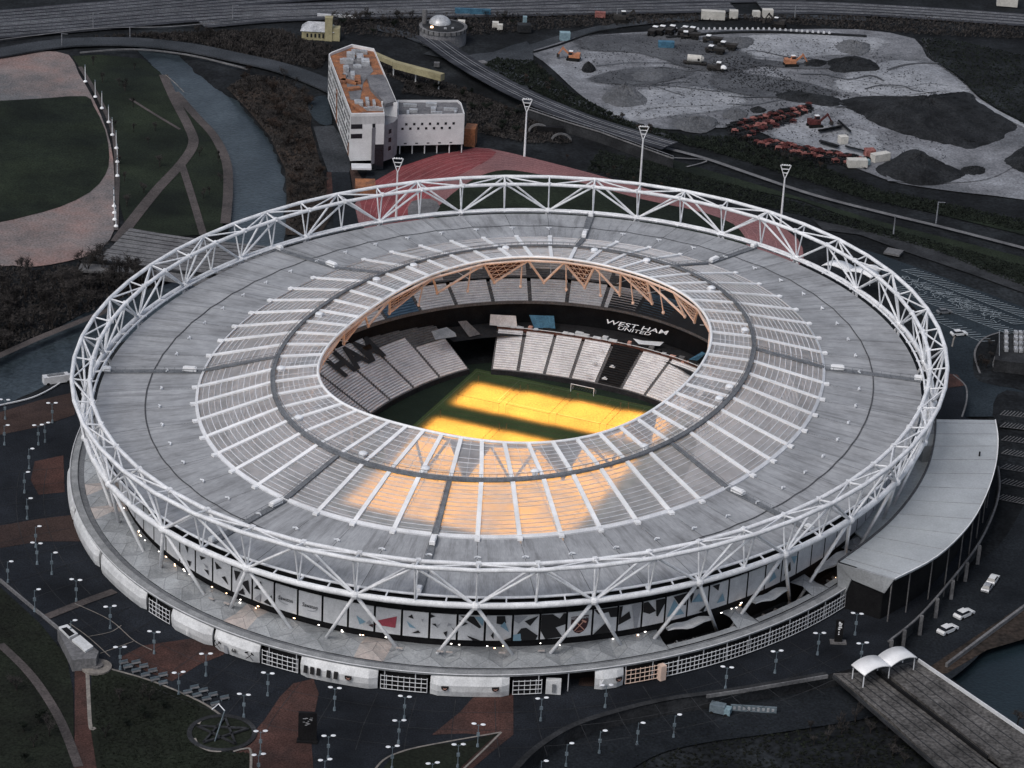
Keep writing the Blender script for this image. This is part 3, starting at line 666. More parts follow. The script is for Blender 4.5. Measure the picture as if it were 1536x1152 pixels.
# marks on the kiosks
def podshape(name, kc, zc, wk, h, P, mat, off=0):
    def f(a, b): 
        q = podpt(kc+(a)*wk, zc+b*h); return q*(1+off)+Vector((0, 0, -q.z*off))
    mb = MB(); mb.add([f(a, b) for a, b in P], (tuple(range(len(P))),)); part(name, mb, mat, st)
for kc, zc in ((54.05, 6.7), (55.6, 6.7), (56.4, 6.7), (2.45, 6.8)):
    podshape('kiosk_crest', kc, zc, .16, 1.8, shield((0, 0)), INKB)
    for sg in (-1, 1): podshape('kiosk_crest_hammer', kc, zc, .16, 1.8, bar2((-sg*.2, -.2), (sg*.2, .15), .05), SALMON, .0012)
for i, kc in enumerate((53.33, 53.44, 53.55, 53.72, 53.84)):
    podshape('kiosk_poster', kc, 6.8, .07, 1.9, ((-.5, -.5), (.5, -.5), (.5, .5), (-.5, .5)), INKB)
for kc in (51.68, 52.32):
    for sg in (-1, 1):
        podshape('hammer_sign', kc, 6.2, .14, 2.0, bar2((-sg*.5, -.5), (sg*.4, .4), .09), INKB, .0002)
        podshape('hammer_sign', kc, 6.2, .14, 2.0, bar2((sg*.2, .5), (sg*.6, .3), .2), INKB, .0002)
podshape('kiosk_door', 51.85, 5.7, .07, 2.4, ((-.5, -.5), (.5, -.5), (.5, .5), (-.5, .5)), INKG)
textmesh('kiosk_lettering', '68', INKB, lambda x, y: podpt(52.02+x*.09, 6.2+y*1.3), 1.1, st, .03)
textmesh('block_letter', 'K', RIBW, lambda x, y: (lambda q: q*1.003)(podpt(2.14+x*.085, 6.6+y*1.5)), 1.5, st, .06)
textmesh('block_letter', 'J', RIBW, lambda x, y: (lambda q: q*1.003)(podpt(51.05+x*.085, 6.6+y*1.5)), 1.2, st, .04)
# -- bowl: pitch, tiers
def offs(P, d):      # offset an open polyline (stadium axes) outward
    out = []
    for i, p in enumerate(P):
        a = P[max(i-1, 0)]; b = P[min(i+1, len(P)-1)]; dx, dy = b[0]-a[0], b[1]-a[1]; l = math.hypot(dx, dy); nx, ny = dy/l, -dx/l
        if nx*p[0]+ny*p[1] < 0: nx, ny = -nx, -ny
        out.append((p[0]+nx*d, p[1]+ny*d))
    return out
def tier(front, d0, z0, rows, run, rise, nblk, seatmat, aisle=.9, skiprow=None, maxd=None, matf=None):
    """front: dense polyline in stadium axes; builds seat blocks (concrete step part + seat rows)"""
    N = len(front)-1
    for b in range(nblk):
        i0 = int(round(b*N/nblk)); i1 = int(round((b+1)*N/nblk)); seg = front[i0:i1+1]
        if len(seg) < 2: continue
        conc = MB(); seats = MB()
        lo_, hi_ = skiprow(b) if skiprow else (0, rows)
        for r_ in range(rows):
            Q0 = offs(front, d0+r_*run)[i0:i1+1]; Q1 = offs(front, d0+(r_+1)*run)[i0:i1+1]; z = z0+r_*rise
            A = [S(x, y, z) for x, y in Q0]; B = [S(x, y, z) for x, y in Q1]
            conc.ribbon(A, B); conc.ribbon([p-up(rise) for p in A], A)
            if lo_ <= r_ < hi_:
                t0 = aisle/max(1e-3, (Vector(A[0])-Vector(A[-1])).length)
                F = [lerp(lerp(A[0], B[0], .45), lerp(A[1], B[1], .45), min(.9, t0*(len(A)-1)*.5))]+[lerp(a_, b_, .45) for a_, b_ in list(zip(A, B))[1:-1]]+[lerp(lerp(A[-1], B[-1], .45), lerp(A[-2], B[-2], .45), min(.9, t0*(len(A)-1)*.5))]
                Bk = [p+(q-a_)*.42 for p, q, a_ in zip(F, B, A)]
                Fz = [p+up(.42) for p in F]; Bz = [p+up(.46) for p in Bk]; Tz = [p+up(.85) for p in Bk]
                seats.ribbon(Fz, Bz); seats.ribbon(Bz, Tz); seats.ribbon([p+up(.1) for p in F], Fz)
                seats.ribbon([p-(p-q)*.0+up(.1) for p, q in zip(Bk, F)][::-1], Tz[::-1])
        o = part('terrace_block', conc, TREAD, st)
        if seats.v: part('seat_rows', seats, (matf(b) if matf else seatmat), o)
def dens(P, n, closed=False):
    P = smooth(P, 8, closed); L = [0]
    for a, b in zip(P, P[1:]): L.append(L[-1]+math.hypot(b[0]-a[0], b[1]-a[1]))
    out = []
    for i in range(n+1):
        t = L[-1]*i/n; j = min(np.searchsorted(L, t), len(L)-1); j = max(j, 1); f = (t-L[j-1])/(L[j]-L[j-1]); out.append(tuple(P[j-1]*(1-f)+P[j]*f))
    return out
leftf = dens([(-35.5, 49.5), (-39.5, 41.5), (-43, 32), (-46.3, 18), (-47.6, 5), (-47.6, -8), (-45, -24), (-40, -38), (-35, -48)], 72)
farf = dens([(-29.5, 52.5), (-20.5, 55.2), (-11, 57), (-3, 58), (6, 58.3), (14, 57.6), (23, 55.4), (33, 51)], 64)
rightf = [(-x, y) for x, y in leftf]; nearf = [(x, -y) for x, y in farf]
def skl(b): return (0, 25) if b not in (1, 2) else (0, 18)
tier(leftf, 0, 1.6, 27, .80, .40, 9, SEATW, 1.0, lambda b: (0, 14) if b == 0 else (0, 19) if b == 1 else (0, 27))
tier(farf, 0, 1.6, 17, .80, .42, 8, SEATW, 1.0, None, matf=lambda b: SEATK if b == 4 else SEATW)
tier(rightf, 0, 1.6, 27, .80, .40, 9, SEATW, 1.0); tier(nearf, 0, 1.6, 17, .80, .42, 8, SEATW, 1.0)
# upper tier on an ellipse, white on the left, blanked off in black round the far right
def skup(b): return (0, 30)
upf = [(69.5*math.cos(t), 83.5*math.sin(t)) for t in [math.pi/2*1.0-.22+2*math.pi*i/240 for i in range(241)]]
def upmat(b):
    if b < 17: return (SEATG, SEATW, SEATG, SEATG, SEATB)[0 if b % 5 else (4 if b == 5 else 0)]
    return SEATG
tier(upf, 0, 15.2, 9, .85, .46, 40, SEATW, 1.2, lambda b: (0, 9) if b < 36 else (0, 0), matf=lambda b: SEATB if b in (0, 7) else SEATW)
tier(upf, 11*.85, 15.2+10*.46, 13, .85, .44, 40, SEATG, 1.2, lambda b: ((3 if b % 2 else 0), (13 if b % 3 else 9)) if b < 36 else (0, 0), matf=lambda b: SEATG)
# black covers over the far right upper tier, with the club name
cov = MB(); idx = list(range(213, 241)); 
O0 = offs(upf[:-1]+upf[:1], -1.2); O1 = offs(upf[:-1]+upf[:1], 20.5)
cov.ribbon([S(*O0[i], 15.0) for i in idx]+[S(*O0[i], 15.0) for i in range(1, 12)], [S(*O1[i], 25.9) for i in idx]+[S(*O1[i], 25.9) for i in range(1, 12)])
part('seat_cover', cov, SEATK, st)
fr = MB(); fr.ribbon([S(*q, 8.5) for q in offs(upf, -.2)], [S(*q, 15.2) for q in offs(upf, -.6)]); part('tier_front', fr, BLACK, st)  # shade under the upper tier filled in as a black face
fr = MB(); fr.ribbon([S(*q, 14.9) for q in offs(upf, -1.0)], [S(*q, 15.9) for q in offs(upf, -1.0)]); part('tier_parapet', fr, TREAD, st)
for pass_ in (0, 1):
    fl = MB(); Q = [(a, b) for a, b in zip(offs(upf, -10.5), offs(upf, 0)) if (b[1] > 57 if pass_ == 0 else b[1] < -57)]
    if pass_ == 0: Q = [q for q in Q if q[1][0] > 0][::1]+[]; Q2 = [(a, b) for a, b in zip(offs(upf, -10.5), offs(upf, 0)) if b[1] > 57 and b[0] <= 0]; Q.sort(key=lambda q: -q[1][0]); Q2.sort(key=lambda q: -q[1][0]); Q = Q+Q2
    else: Q.sort(key=lambda q: q[1][0])
    fl.ribbon([S(*a, 8.3) for a, b in Q], [S(*b, 8.3) for a, b in Q]); part('mid_concourse', fl, DARK, st)  # dark floor colour carries the under-tier shade too
for f_, d_, z_ in ((farf, 17*.8, 8.6), (nearf, 17*.8, 8.6)):
    mb = MB(); Q = offs(f_, d_+.2); mb.ribbon([S(*q, z_) for q in Q], [S(*q, z_+1.0) for q in Q]); part('stand_parapet', mb, LAMPBROWN, st)
    mb = MB(); mb.path([S(*q, z_+1.3) for q in Q], .12, 4); part('stand_rail', mb, WHITE2, st)
for f_ in (leftf, farf, rightf, nearf):
    mb = MB(); Q = offs(f_, -.3); mb.ribbon([S(*q, 0) for q in Q], [S(*q, 1.5) for q in Q]); mb.ribbon([S(*q, 1.5) for q in offs(f_, .0)][::-1], [S(*q, 1.5) for q in Q][::-1]); part('pitch_wall', mb, DARK, st)
# things stored on the walkway behind the far stand
wr = random.Random(9)
for i in range(26):
    x = lerp(-30, 36, i/26)+wr.uniform(-.5, .5); 
    mb = MB(); q = min(farf, key=lambda p: abs(p[0]-x)); p = S(q[0], q[1]+15.8+wr.uniform(-.6, 1.6), 9.0); mb.box(p, (wr.uniform(1, 2.6), 1.2, wr.uniform(.8, 1.5)), YAW)
    part('walkway_booth', mb, wr.choice((PODW, TREAD, DARK, SALMON, WHITE2)), st)
def coverpatch(name, pts, mat): 
    mb = MB(); P = [at(450+x/2.363, 370+y/2.363, z) for x, y, z in pts]; mb.add(P, (tuple(range(len(P))),)); part(name, mb, mat, st)
coverpatch('blue_cover', ((812, 242, 12.6), (900, 245, 12.6), (905, 290, 9.6), (830, 288, 9.6)), BLUEC)
coverpatch('blue_cover', ((1378, 400, 9.6), (1425, 372, 12.4), (1440, 378, 12.4), (1408, 404, 9.6)), BLUEC)
coverpatch('covered_seats', ((675, 240, 12.5), (765, 245, 12.5), (770, 285, 9.6), (672, 278, 9.6)), SEATG)
coverpatch('draped_sheet', ((1180, 325, 10.4), (1215, 333, 10.2), (1290, 338, 10.4), (1275, 352, 9.7), (1200, 345, 9.6)), WHITE2)
coverpatch('exit_ramp', ((560, 265, 12.4), (590, 262, 12.4), (640, 310, 8.8), (600, 320, 8.8)), TREAD)
coverpatch('corner_platform', ((465, 300, 12.6), (520, 285, 12.6), (550, 305, 11.8), (555, 318, 11.2), (480, 330, 11.2)), RIM)
# bright cross marks in the black far blocks
for x, y in ((1072, 374), (1046, 414), (1022, 456), (1132, 384), (1107, 426), (1080, 468)):
    p = at(450+x/2.363, 370+y/2.363, 1.6+max(0, (490-y)/170)*7+.9); mb = MB(); mb.box(p, (1.6, .7, .25), YAW); mb.box(p+up(.3), (.7, .7, .4), YAW); part('white_tarpaulin', mb, WHITE2, st)
# lettering: dark seats in the left stand, white print on the far cover
def leftpt(s_, d):      # s along the front from its far end in metres, d up the rake
    n = len(leftf)-1; i = min(max(s_/1.62, 0), n-1.001); j = int(i); Q = offs(leftf, d); a, b = Q[j], Q[j+1]
    return S(a[0]+(b[0]-a[0])*(i-j), a[1]+(b[1]-a[1])*(i-j), 1.6+d/.8*.40+.95)
textmesh('seat_lettering', 'HAM', SEATK, lambda x, y: leftpt(57-(-x)*1.0-0, 14.8+y*1.0) if False else leftpt(35.5-x, 15.2+y), 10, st, .5, 'CENTER')
LB = (S(7.5, 88, 0))
def covpt(x, y):
    t = x; p = at(450+(1188+x*1.02)/2.363, 370+(288+x*.20-y*.55)/2.363, 12.8+y*.035); return p
def covtext(body, x0, y0, size):
    textmesh('cover_lettering', body, WHITE2, lambda x, y: (lambda q: q)(at(450+(x0+x)/2.363, 370+(y0+x*.19-y*.5)/2.363, 18.2+y*.03)), size, st, .15, sh=.3)
covtext('WEST HAM', 1190, 285, 44); covtext('UNITED', 1182, 299, 33)
# pitch
def spoly(name, P, z, mat, parent=None, kind='structure'):
    mb = MB(); mb.add([S(x, y, z) for x, y in P], (tuple(range(len(P))),)); o = part(name, mb, mat, parent); tag(o, kind=kind); return o
ov = leftf+[(x, y) for x, y in nearf]
oval = [(60*math.cos(t), 72*math.sin(t)) for t in [2*math.pi*i/64 for i in range(64)]]
spoly('pitch_surround', oval, 0.0, TURFD)
spoly('pitch_turf', [(-35, -54), (35, -54), (35, 54), (-35, 54)], .03, TURF)
pl = MB()
def ln(x0, y0, x1, y1): pl.beam(S(x0, y0, .05), S(x1, y1, .05), .14, .02)
for a in ((-34, -52.5, 34, -52.5), (-34, 52.5, 34, 52.5), (-34, -52.5, -34, 52.5), (34, -52.5, 34, 52.5), (-34, 0, 34, 0)): ln(*a)
for s_ in (-1, 1):
    for w_, d_ in ((20.16, 16.5), (9.16, 5.5)):
        ln(-w_, s_*52.5, -w_, s_*(52.5-d_)); ln(w_, s_*52.5, w_, s_*(52.5-d_)); ln(-w_, s_*(52.5-d_), w_, s_*(52.5-d_))
pl.path([S(9.15*math.cos(t), 9.15*math.sin(t), .05) for t in [2*math.pi*i/40 for i in range(40)]], .07, 4, True)
tag(part('pitch_lines', pl, PLINE), kind='structure')
for s_ in (1, -1):
    g = empty('goal', S(0, 52.5*s_, .03), YAW, 'white football goal frame on the far goal line below the pale seats' if s_ == 1 else 'white football goal frame on the near goal line, under the glazed roof', 'goal')
    mb = MB()
    for x in (-3.66, 3.66): mb.tube((x, 0, 0), (x, 0, 2.44), .11, 6)
    mb.tube((-3.66, 0, 2.44), (3.66, 0, 2.44), .11, 6); part('goal_frame', mb, WHITE, g)
    mb = MB()
    for x in (-3.66, 3.66): mb.tube((x, 0, 2.44), (x, s_*1.8, 1.2), .05, 4); mb.tube((x, s_*1.8, 1.2), (x, s_*1.8, 0), .05, 4)
    for i in range(16): mb.tube((-3.66+7.32*i/15, 0, 2.4), (-3.66+7.32*i/15, s_*1.8, .05), .015, 3)
    part('net_support', mb, WHITE2, g)
# grow light rigs: low frames on wheels with lamps shining down on the turf
def rig(x0, x1, y0, y1, label, i, skew=0., pw=1.):
    cx, cy_ = (x0+x1)/2, (y0+y1)/2; g = empty('grow_light_rig', S(cx, cy_, .03), YAW, label, 'grow light', 'grow light rigs rolled out over the pitch')
    W, D = x1-x0, y1-y0; mb = MB(); z = 3.0
    for x in (-W/2+1, W/2-1):
        mb.tube((x, -D/2+.5, z), (x, D/2-.5, z), .035, 4)
        for y in (-D/2+.5, D/2-.5): mb.tube((x, y, z), (x, y, 0), .03, 4)
    for i_ in range(2): y = -D/2+.6+(D-1.2)*i_; mb.tube((-W/2+1, y, z), (W/2-1, y, z), .035, 4)
    part('rig_frame', mb, MACHD, g); mb = MB()
    for x in (-W/2+1, W/2-1):
        for j_ in range(5): mb.box((x, -D/2+1+(D-2)*j_/4, z-.1), (.16, .16, .12))
    part('lamp_housing', mb, MACHD, g)
    al = bpy.data.lights.new('grow_light', 'AREA'); al.shape = 'RECTANGLE'; al.size = W*.98; al.size_y = D*.98
    al.energy = 82*W*D*pw; al.color = (1.0, .285, .09); al.spread = R_(112)
    lo = bpy.data.objects.new('lamp_light', al); COL.objects.link(lo); lo.parent = g; lo.location = (0, 0, z-.3)
n_ = 0
names = ['nearest the far goal', 'left of the centre', 'at the near end', 'in the middle row', 'on the right']
for j, (y0, y1) in enumerate(((27.5, 44.5),)):
    for i in range(4):
        x0 = -31+i*15.5; sk = 1.2*i
        rig(x0, x0+15.5, y0+sk*.5, y1+sk, 'grow light rig glowing orange in the far bright strip, number %s from its left end' % ('one', 'two', 'three', 'four')[i], i)
rowsn = ('second', 'third', 'fourth', 'nearest')
for j, (y0, y1) in enumerate(((2, 17.0), (-14, 1.6), (-30, -14.4), (-45, -25.9))):
    for i in range(3):
        x0 = -31+i*20.6
        rig(x0, x0+20.6, y0+.5*i, y1+.5*i, 'grow light rig glowing orange in the %s row from the far goal, %s of three' % (rowsn[j], ('left', 'middle', 'right')[i]), i)
# ================================================================== GROUND AND SETTING
riverL = [(205, 70), (240, 106), (262, 135), (290, 165), (318, 195), (338, 235), (346, 290), (345, 340), (330, 395), (280, 420), (200, 440), (130, 470), (60, 510), (-40, 560), (-150, 640), (-150, 700), (-60, 640), (20, 598), (100, 560), (160, 520), (250, 480), (340, 440), (400, 400), (424, 350), (424, 290), (418, 250), (395, 205), (372, 178), (352, 150), (325, 138), (290, 110), (262, 80)]
riverR = [(1420, 1005), (1470, 972), (1560, 940), (1700, 900), (1760, 1010), (1640, 1120), (1540, 1100), (1500, 1075)]
RP_ = [[at(x, y, -1.8) for x, y in P] for P in (riverL, riverR)]
gx = np.arange(-330, 331, 2.5); gy = np.arange(-260, 640, 2.5); X, Y = np.meshgrid(gx, gy)
Z = np.full_like(X, -.3)
for P in RP_: Z[inpoly(X, Y, P)] = -5.0
# soft banks
Zs = Z.copy()
for _ in range(2):
    Zs[1:-1, 1:-1] = (Zs[1:-1, 1:-1]*2+Zs[:-2, 1:-1]+Zs[2:, 1:-1]+Zs[1:-1, :-2]+Zs[1:-1, 2:])/6
Z = Zs; nx_, ny_ = len(gx), len(gy)
V = np.stack([X, Y, Z], -1).reshape(-1, 3); I = np.arange(nx_*ny_).reshape(ny_, nx_)
F = np.stack([I[:-1, :-1], I[:-1, 1:], I[1:, 1:], I[1:, :-1]], -1).reshape(-1, 4)
me = bpy.data.meshes.new('ground'); me.vertices.add(len(V)); me.vertices.foreach_set('co', V.ravel()); me.loops.add(F.size); me.polygons.add(len(F))
me.loops.foreach_set('vertex_index', F.ravel().astype(np.int32)); me.polygons.foreach_set('loop_start', np.arange(0, F.size, 4, dtype=np.int32))
me.update(calc_edges=True); me.materials.append(SCRUB); tag(link('ground', me), kind='structure')
mb = MB(); BX = (-330, 330, -260, 637.5); O = 6000
for (x0, x1, y0, y1) in ((-O, BX[0], -O, O), (BX[1], O, -O, O), (BX[0], BX[1], -O, BX[2]), (BX[0], BX[1], BX[3], O)):
    mb.quad((x0, y0, -.3), (x1, y0, -.3), (x1, y1, -.3), (x0, y1, -.3))
struct('ground', mb, SCRUB)
for P, mt in ((RP_[0], WATER), (RP_[1], WATERD)):
    c = sum(P, Vector())/len(P); mb = MB()
    if mt is WATER:
        nL = len(P)//2; A = P[:nL]; B = P[nL:][::-1]; n = 40
        def samp(Q, t): 
            f = t*(len(Q)-1); i = min(int(f), len(Q)-2); return lerp(Q[i], Q[i+1], f-i)
        for i in range(n):
            a0, a1, b0, b1 = samp(A, i/n), samp(A, (i+1)/n), samp(B, i/n), samp(B, (i+1)/n)
            w0, w1 = (a0-b0)*.14, (a1-b1)*.14; mb.quad(a0+w0, a1+w1, b1-w1, b0-w0)
    else:
        Q = [c+(p-c)*1.12 for p in P]; mb.add(Q, (tuple(range(len(Q))),))
    struct('river', mb, mt)
def road(name, px, wd, z, mat, **k): return band(name, px, wd, z, mat, **k)
# --- podium slab (top at 4 m) round the stadium
PZ = 4.0
pod_px = [(-300, 640), (-60, 622), (0, 607), (60, 592), (103, 566)]
Ppod = [at(x, y, PZ) for x, y in pod_px]+[E(1.09, k, PZ) for k in np.arange(41.5, 17, -.5)]
Ppod += [at(x, y, PZ) for x, y in ((1432, 560), (1448, 590), (1446, 625), (1490, 640), (1497, 700), (1490, 760), (1465, 815), (1425, 868), (1375, 925), (1335, 965), (1330, 985), (1290, 1000), (1240, 1012), (1060, 1042), (1000, 1052), (900, 1074), (850, 1096), (800, 1130), (765, 1162), (700, 1230), (600, 1300), (-300, 1300))]
def ccw(P):
    a = sum(P[i].x*P[(i+1) % len(P)].y-P[(i+1) % len(P)].x*P[i].y for i in range(len(P))); return P if a > 0 else P[::-1]
# podium is a ring: outer outline joined to an inner ellipse by a cut
inner = [E(.93, k/2, PZ) for k in range(112)]; Po = ccw(Ppod)
mb = MB(); bm_in = ccw(inner)
# triangulate ring with bmesh
import bmesh
bm = bmesh.new(); vo = [bm.verts.new(p) for p in Po]; vi = [bm.verts.new(p) for p in bm_in]
es = [bm.edges.new((vo[i], vo[(i+1) % len(vo)])) for i in range(len(vo))]+[bm.edges.new((vi[i], vi[(i+1) % len(vi)])) for i in range(len(vi))]
bmesh.ops.triangle_fill(bm, edges=es, use_beauty=True, use_dissolve=False)
bmesh.ops.recalc_face_normals(bm, faces=bm.faces)
me = bpy.data.meshes.new('podium'); bm.to_mesh(me); bm.free(); me.materials.append(PAVE); tag(link('podium', me), kind='structure')
mb = MB(); n = len(Po)
for i in range(n):
    a, b = Po[i], Po[(i+1) % n]; mb.quad((a.x, a.y, -4), (b.x, b.y, -4), (b.x, b.y, PZ), (a.x, a.y, PZ))
struct('podium_wall', mb, CONCD)
# brick patches, lawns and lines on the podium
Z1 = PZ+.05
for i, (P, mt) in enumerate(((((-40, 640), (0, 618), (60, 600), (112, 588), (112, 622), (60, 640), (0, 652), (-40, 665)), BRICK), (((52, 692), (95, 683), (97, 738), (58, 742), (46, 720)), BRICKR),
    (((-40, 795), (60, 778), (112, 772), (128, 812), (60, 812), (0, 822), (-40, 830)), BRICK), (((178, 987), (215, 968), (285, 958), (345, 972), (335, 982), (300, 996), (258, 1022), (222, 1008)), BRICKR),
    (((352, 1120), (375, 1105), (398, 1078), (420, 1045), (440, 1025), (470, 1018), (478, 1040), (466, 1100), (470, 1152), (460, 1200), (370, 1200)), BRICKR),
    (((648, 1102), (690, 1068), (706, 1050), (716, 1040), (770, 1040), (770, 1102), (735, 1130), (700, 1160), (690, 1150), (735, 1104), (700, 1100)), BRICKR),
    (((870, 1012), (930, 1006), (1000, 996), (990, 1018), (900, 1030), (868, 1028)), BRICK), (((112, 988), (135, 985), (134, 1020), (138, 1092), (150, 1152), (165, 1210), (110, 1210), (112, 1100)), BRICKR))):
    sheet('brick_paving', P, Z1, mt)
for P, mt in ((((137, 1006), (165, 1003), (230, 1022), (300, 1052), (330, 1075), (298, 1090), (300, 1120), (330, 1128), (374, 1130), (374, 1220), (160, 1220), (145, 1152), (136, 1094)), GRASSD),
    (((-60, 880), (0, 880), (60, 935), (100, 985), (110, 1040), (112, 1220), (-60, 1220)), GRASSD), (((575, 1152), (590, 1132), (640, 1118), (700, 1112), (752, 1098), (735, 1110), (690, 1152), (650, 1200), (560, 1200)), GRASSD)):
    sheet('lawn', P, PZ+.09, mt)
for px, wd, mt in ((((165, 1003), (230, 1022), (300, 1052), (332, 1073)), .6, STONE), (((131, 1008), (133, 1050), (136, 1091), (143, 1091)), .9, STONE), (((558, 1160), (575, 1140), (600, 1128), (640, 1118), (752, 1098)), .5, STONE),
    (((752, 1098), (725, 1125), (690, 1158)), .5, STONE), (((0, 868), (50, 910), (92, 945)), .5, STONE), (((0, 966), (40, 1005), (70, 1045), (95, 1090), (118, 1150)), 2.2, PATHM), (((70, 925), (120, 905), (172, 886)), 2.6, PATHM),
    (((104, 935), (132, 955), (165, 985)), .25, STONE), (((112, 905), (165, 930), (200, 960), (228, 975)), .25, STONE), (((130, 955), (165, 948), (182, 938)), .2, STONE), (((150, 980), (200, 962)), .2, STONE)):
    band('path' if wd > 2 else 'kerb_line', px, wd, PZ+.14, mt)
for i in range(30):
    k = 44+i*.62; band('paving_joint', [E(1.045, k, PZ+.12), E(1.16, k+.05, PZ+.12), E(1.24, k+.12, PZ+.12)], .16, PZ, CONCD, sm=0, world=True)
for rr_ in (1.09, 1.15, 1.21):
    band('paving_joint', [E(rr_, 44+j*.5, PZ+.13) for j in range(38)], .16, PZ, CONCD, sm=0, world=True)
# --- lower land, far side
sheet('lawn', [(-60, 152), (0, 151), (70, 147), (128, 144), (140, 158), (158, 195), (164, 235), (158, 262), (135, 288), (90, 310), (40, 324), (0, 333), (-60, 340)], .10, GRASSP, 2)
sheet('plaza', [(-80, 72), (0, 74), (60, 76), (103, 82), (118, 110), (140, 148), (160, 195), (170, 240), (172, 290), (174, 338), (150, 375), (100, 392), (50, 400), (20, 398), (-80, 370)], .0, PINK, 2)
sheet('park_lawn', [(108, 84), (150, 82), (215, 88), (240, 108), (262, 138), (300, 178), (328, 205), (338, 245), (340, 300), (332, 350), (240, 356), (190, 345), (178, 300), (176, 240), (166, 190), (145, 148), (124, 108)], -.02, GRASSP, 1)
for P, wd in ((((245, 112), (262, 150), (282, 188), (290, 215), (272, 245), (235, 285), (195, 335), (175, 362)), (3.4, 4.2)), (((272, 245), (288, 295), (305, 352)), 2.6), (((195, 148), (230, 170), (270, 194)), 1.2), (((262, 138), (295, 175), (322, 205), (340, 245), (342, 290), (338, 335)), 3.4), ((((120, 100), (150, 150), (170, 200), (176, 260), (175, 300), (174, 345))), 1.6)):
    band('path', P, wd, .14, PATHM)
band('kerb_line', [(248, 112), (262, 124), (276, 138)], .35, .3, STONE)
sheet('terrace', [(195, 342), (240, 350), (310, 360), (390, 368), (420, 372), (330, 412), (230, 402), (135, 388), (165, 372)], .16, CONC)
for i in range(9):
    t = i/8; band('terrace_step', [(190-50*t, 346+42*t), (300-40*t, 362+42*t), (405-45*t, 372+42*t)], .25, .3, CONCD, th=.12)
band('footbridge_deck', [(120, 398), (200, 404), (330, 424), (400, 440)], 7.5, 2.6, CONC, th=.9)
band('footbridge_kerb', [(122, 391), (200, 397), (330, 416), (400, 432)], .5, 3.4, CONCD, th=.9)
band('path', [(-60, 560), (0, 533), (60, 506), (130, 478), (170, 462)], 2.8, .9, PATHM)
band('path', [(-60, 622), (0, 607), (50, 595), (88, 575), (112, 553)], .4, PZ+.6, WHITE2, th=.3)
# roads and rails across the top
band('road', [(-80, 90), (0, 78), (60, 68), (120, 62), (200, 62), (280, 70), (350, 84), (420, 100), (480, 122), (540, 150)], 10, 1.2, ASPH, th=.6)
band('road_kerb', [(120, 78), (200, 73), (280, 81), (350, 97), (372, 103)], .6, 1.5, CONC, th=.5)
def railway(px, n, gap, z=.5):
    band('railway', px, n*gap+2, z, BALL, th=.3)
    P = [at(x, y, z) for x, y in px]; P = [Vector(p) for p in smooth(P, 6)]
    for i in range(n):
        mb = MB()
        for g_ in (-.72, .72):
            Q = []
            for j, p in enumerate(P):
                d = (P[min(j+1, len(P)-1)]-P[max(j-1, 0)]).normalized(); s_ = Vector((-d.y, d.x, 0)); Q.append(p+s_*((i-(n-1)/2)*gap+g_)+up(.16))
            mb.path(Q, .12, 4)
        tag(part('rail_track', mb, RAIL), kind='structure')
railway([(-60, 32), (60, 22), (200, 10), (330, -2), (500, -14)], 5, 4.2)
railway([(-60, 50), (100, 38), (260, 24), (400, 16), (600, 10), (800, 4), (1000, -4), (1200, -8)], 4, 4.2)
railway([(300, 34), (420, 24), (560, 20), (700, 18), (900, 14), (1100, 10)], 3, 4.0)
railway([(1140, 10), (1250, 12), (1400, 20), (1600, 34)], 4, 4.2)
band('embankment_edge', [(-20, 62), (60, 52), (150, 42), (250, 40), (330, 33)], .9, .8, CONC)
railway([(640, 52), (690, 88), (740, 118), (800, 148), (880, 180), (960, 205), (1005, 218)], 2, 4.4, 3.2)
band('road', [(560, 40), (610, 52), (660, 72), (720, 100), (800, 120), (860, 150), (930, 178), (1010, 210)], (7, 5), .10, ASPH)
band('road', [(640, 78), (720, 90), (800, 70), (860, 52), (940, 36), (1100, 24), (1300, 28)], 6, .12, ASPH)
sheet('yard_apron', [(690, 85), (740, 78), (790, 62), (800, 90), (760, 108), (800, 130), (760, 135), (700, 110)], .08, ASPH, 2)
band('cycle_track', [(1000, 222), (1060, 238), (1130, 262), (1220, 292), (1320, 318), (1420, 342), (1560, 378)], 2.2, .5, CONC)
band('bank_line', [(1000, 236), (1060, 240), (1030, 250)], .8, .5, CONC)
sheet('bank_grass', [(1010, 240), (1130, 275), (1320, 332), (1560, 392), (1560, 440), (1400, 372), (1200, 300), (1020, 262), (900, 240)], .06, GRASSP, 1)
sheet('bank_grass', [(1010, 208), (1120, 240), (1320, 300), (1560, 358), (1560, 340), (1400, 305), (1300, 285), (1180, 245), (1060, 215)], .06, GRASSP, 1)
# gravel works yard
sheet('gravel_yard', [(796, 76), (830, 62), (900, 52), (1000, 46), (1080, 44), (1180, 44), (1290, 44), (1372, 58), (1390, 85), (1440, 120), (1470, 148), (1540, 190), (1600, 215), (1600, 320), (1540, 300), (1440, 288), (1350, 275), (1300, 258), (1220, 228), (1160, 206), (1110, 190), (1030, 195), (960, 188), (905, 165), (868, 140), (838, 112), (815, 92)], .14, GRAVEL, 2)
for P in (((1075, 62), (1130, 52), (1260, 50), (1330, 60), (1310, 78), (1240, 84), (1160, 88), (1110, 80)), ((1250, 122), (1330, 90), (1400, 95), (1455, 140), (1380, 150), (1270, 140)), ((905, 160), (950, 135), (1040, 130), (1120, 145), (1090, 165), (1000, 175), (940, 182)), ((1150, 200), (1200, 180), (1300, 195), (1330, 225), (1300, 245), (1220, 222))):
    soft('pale_gravel', P, .24, GRAVELB)
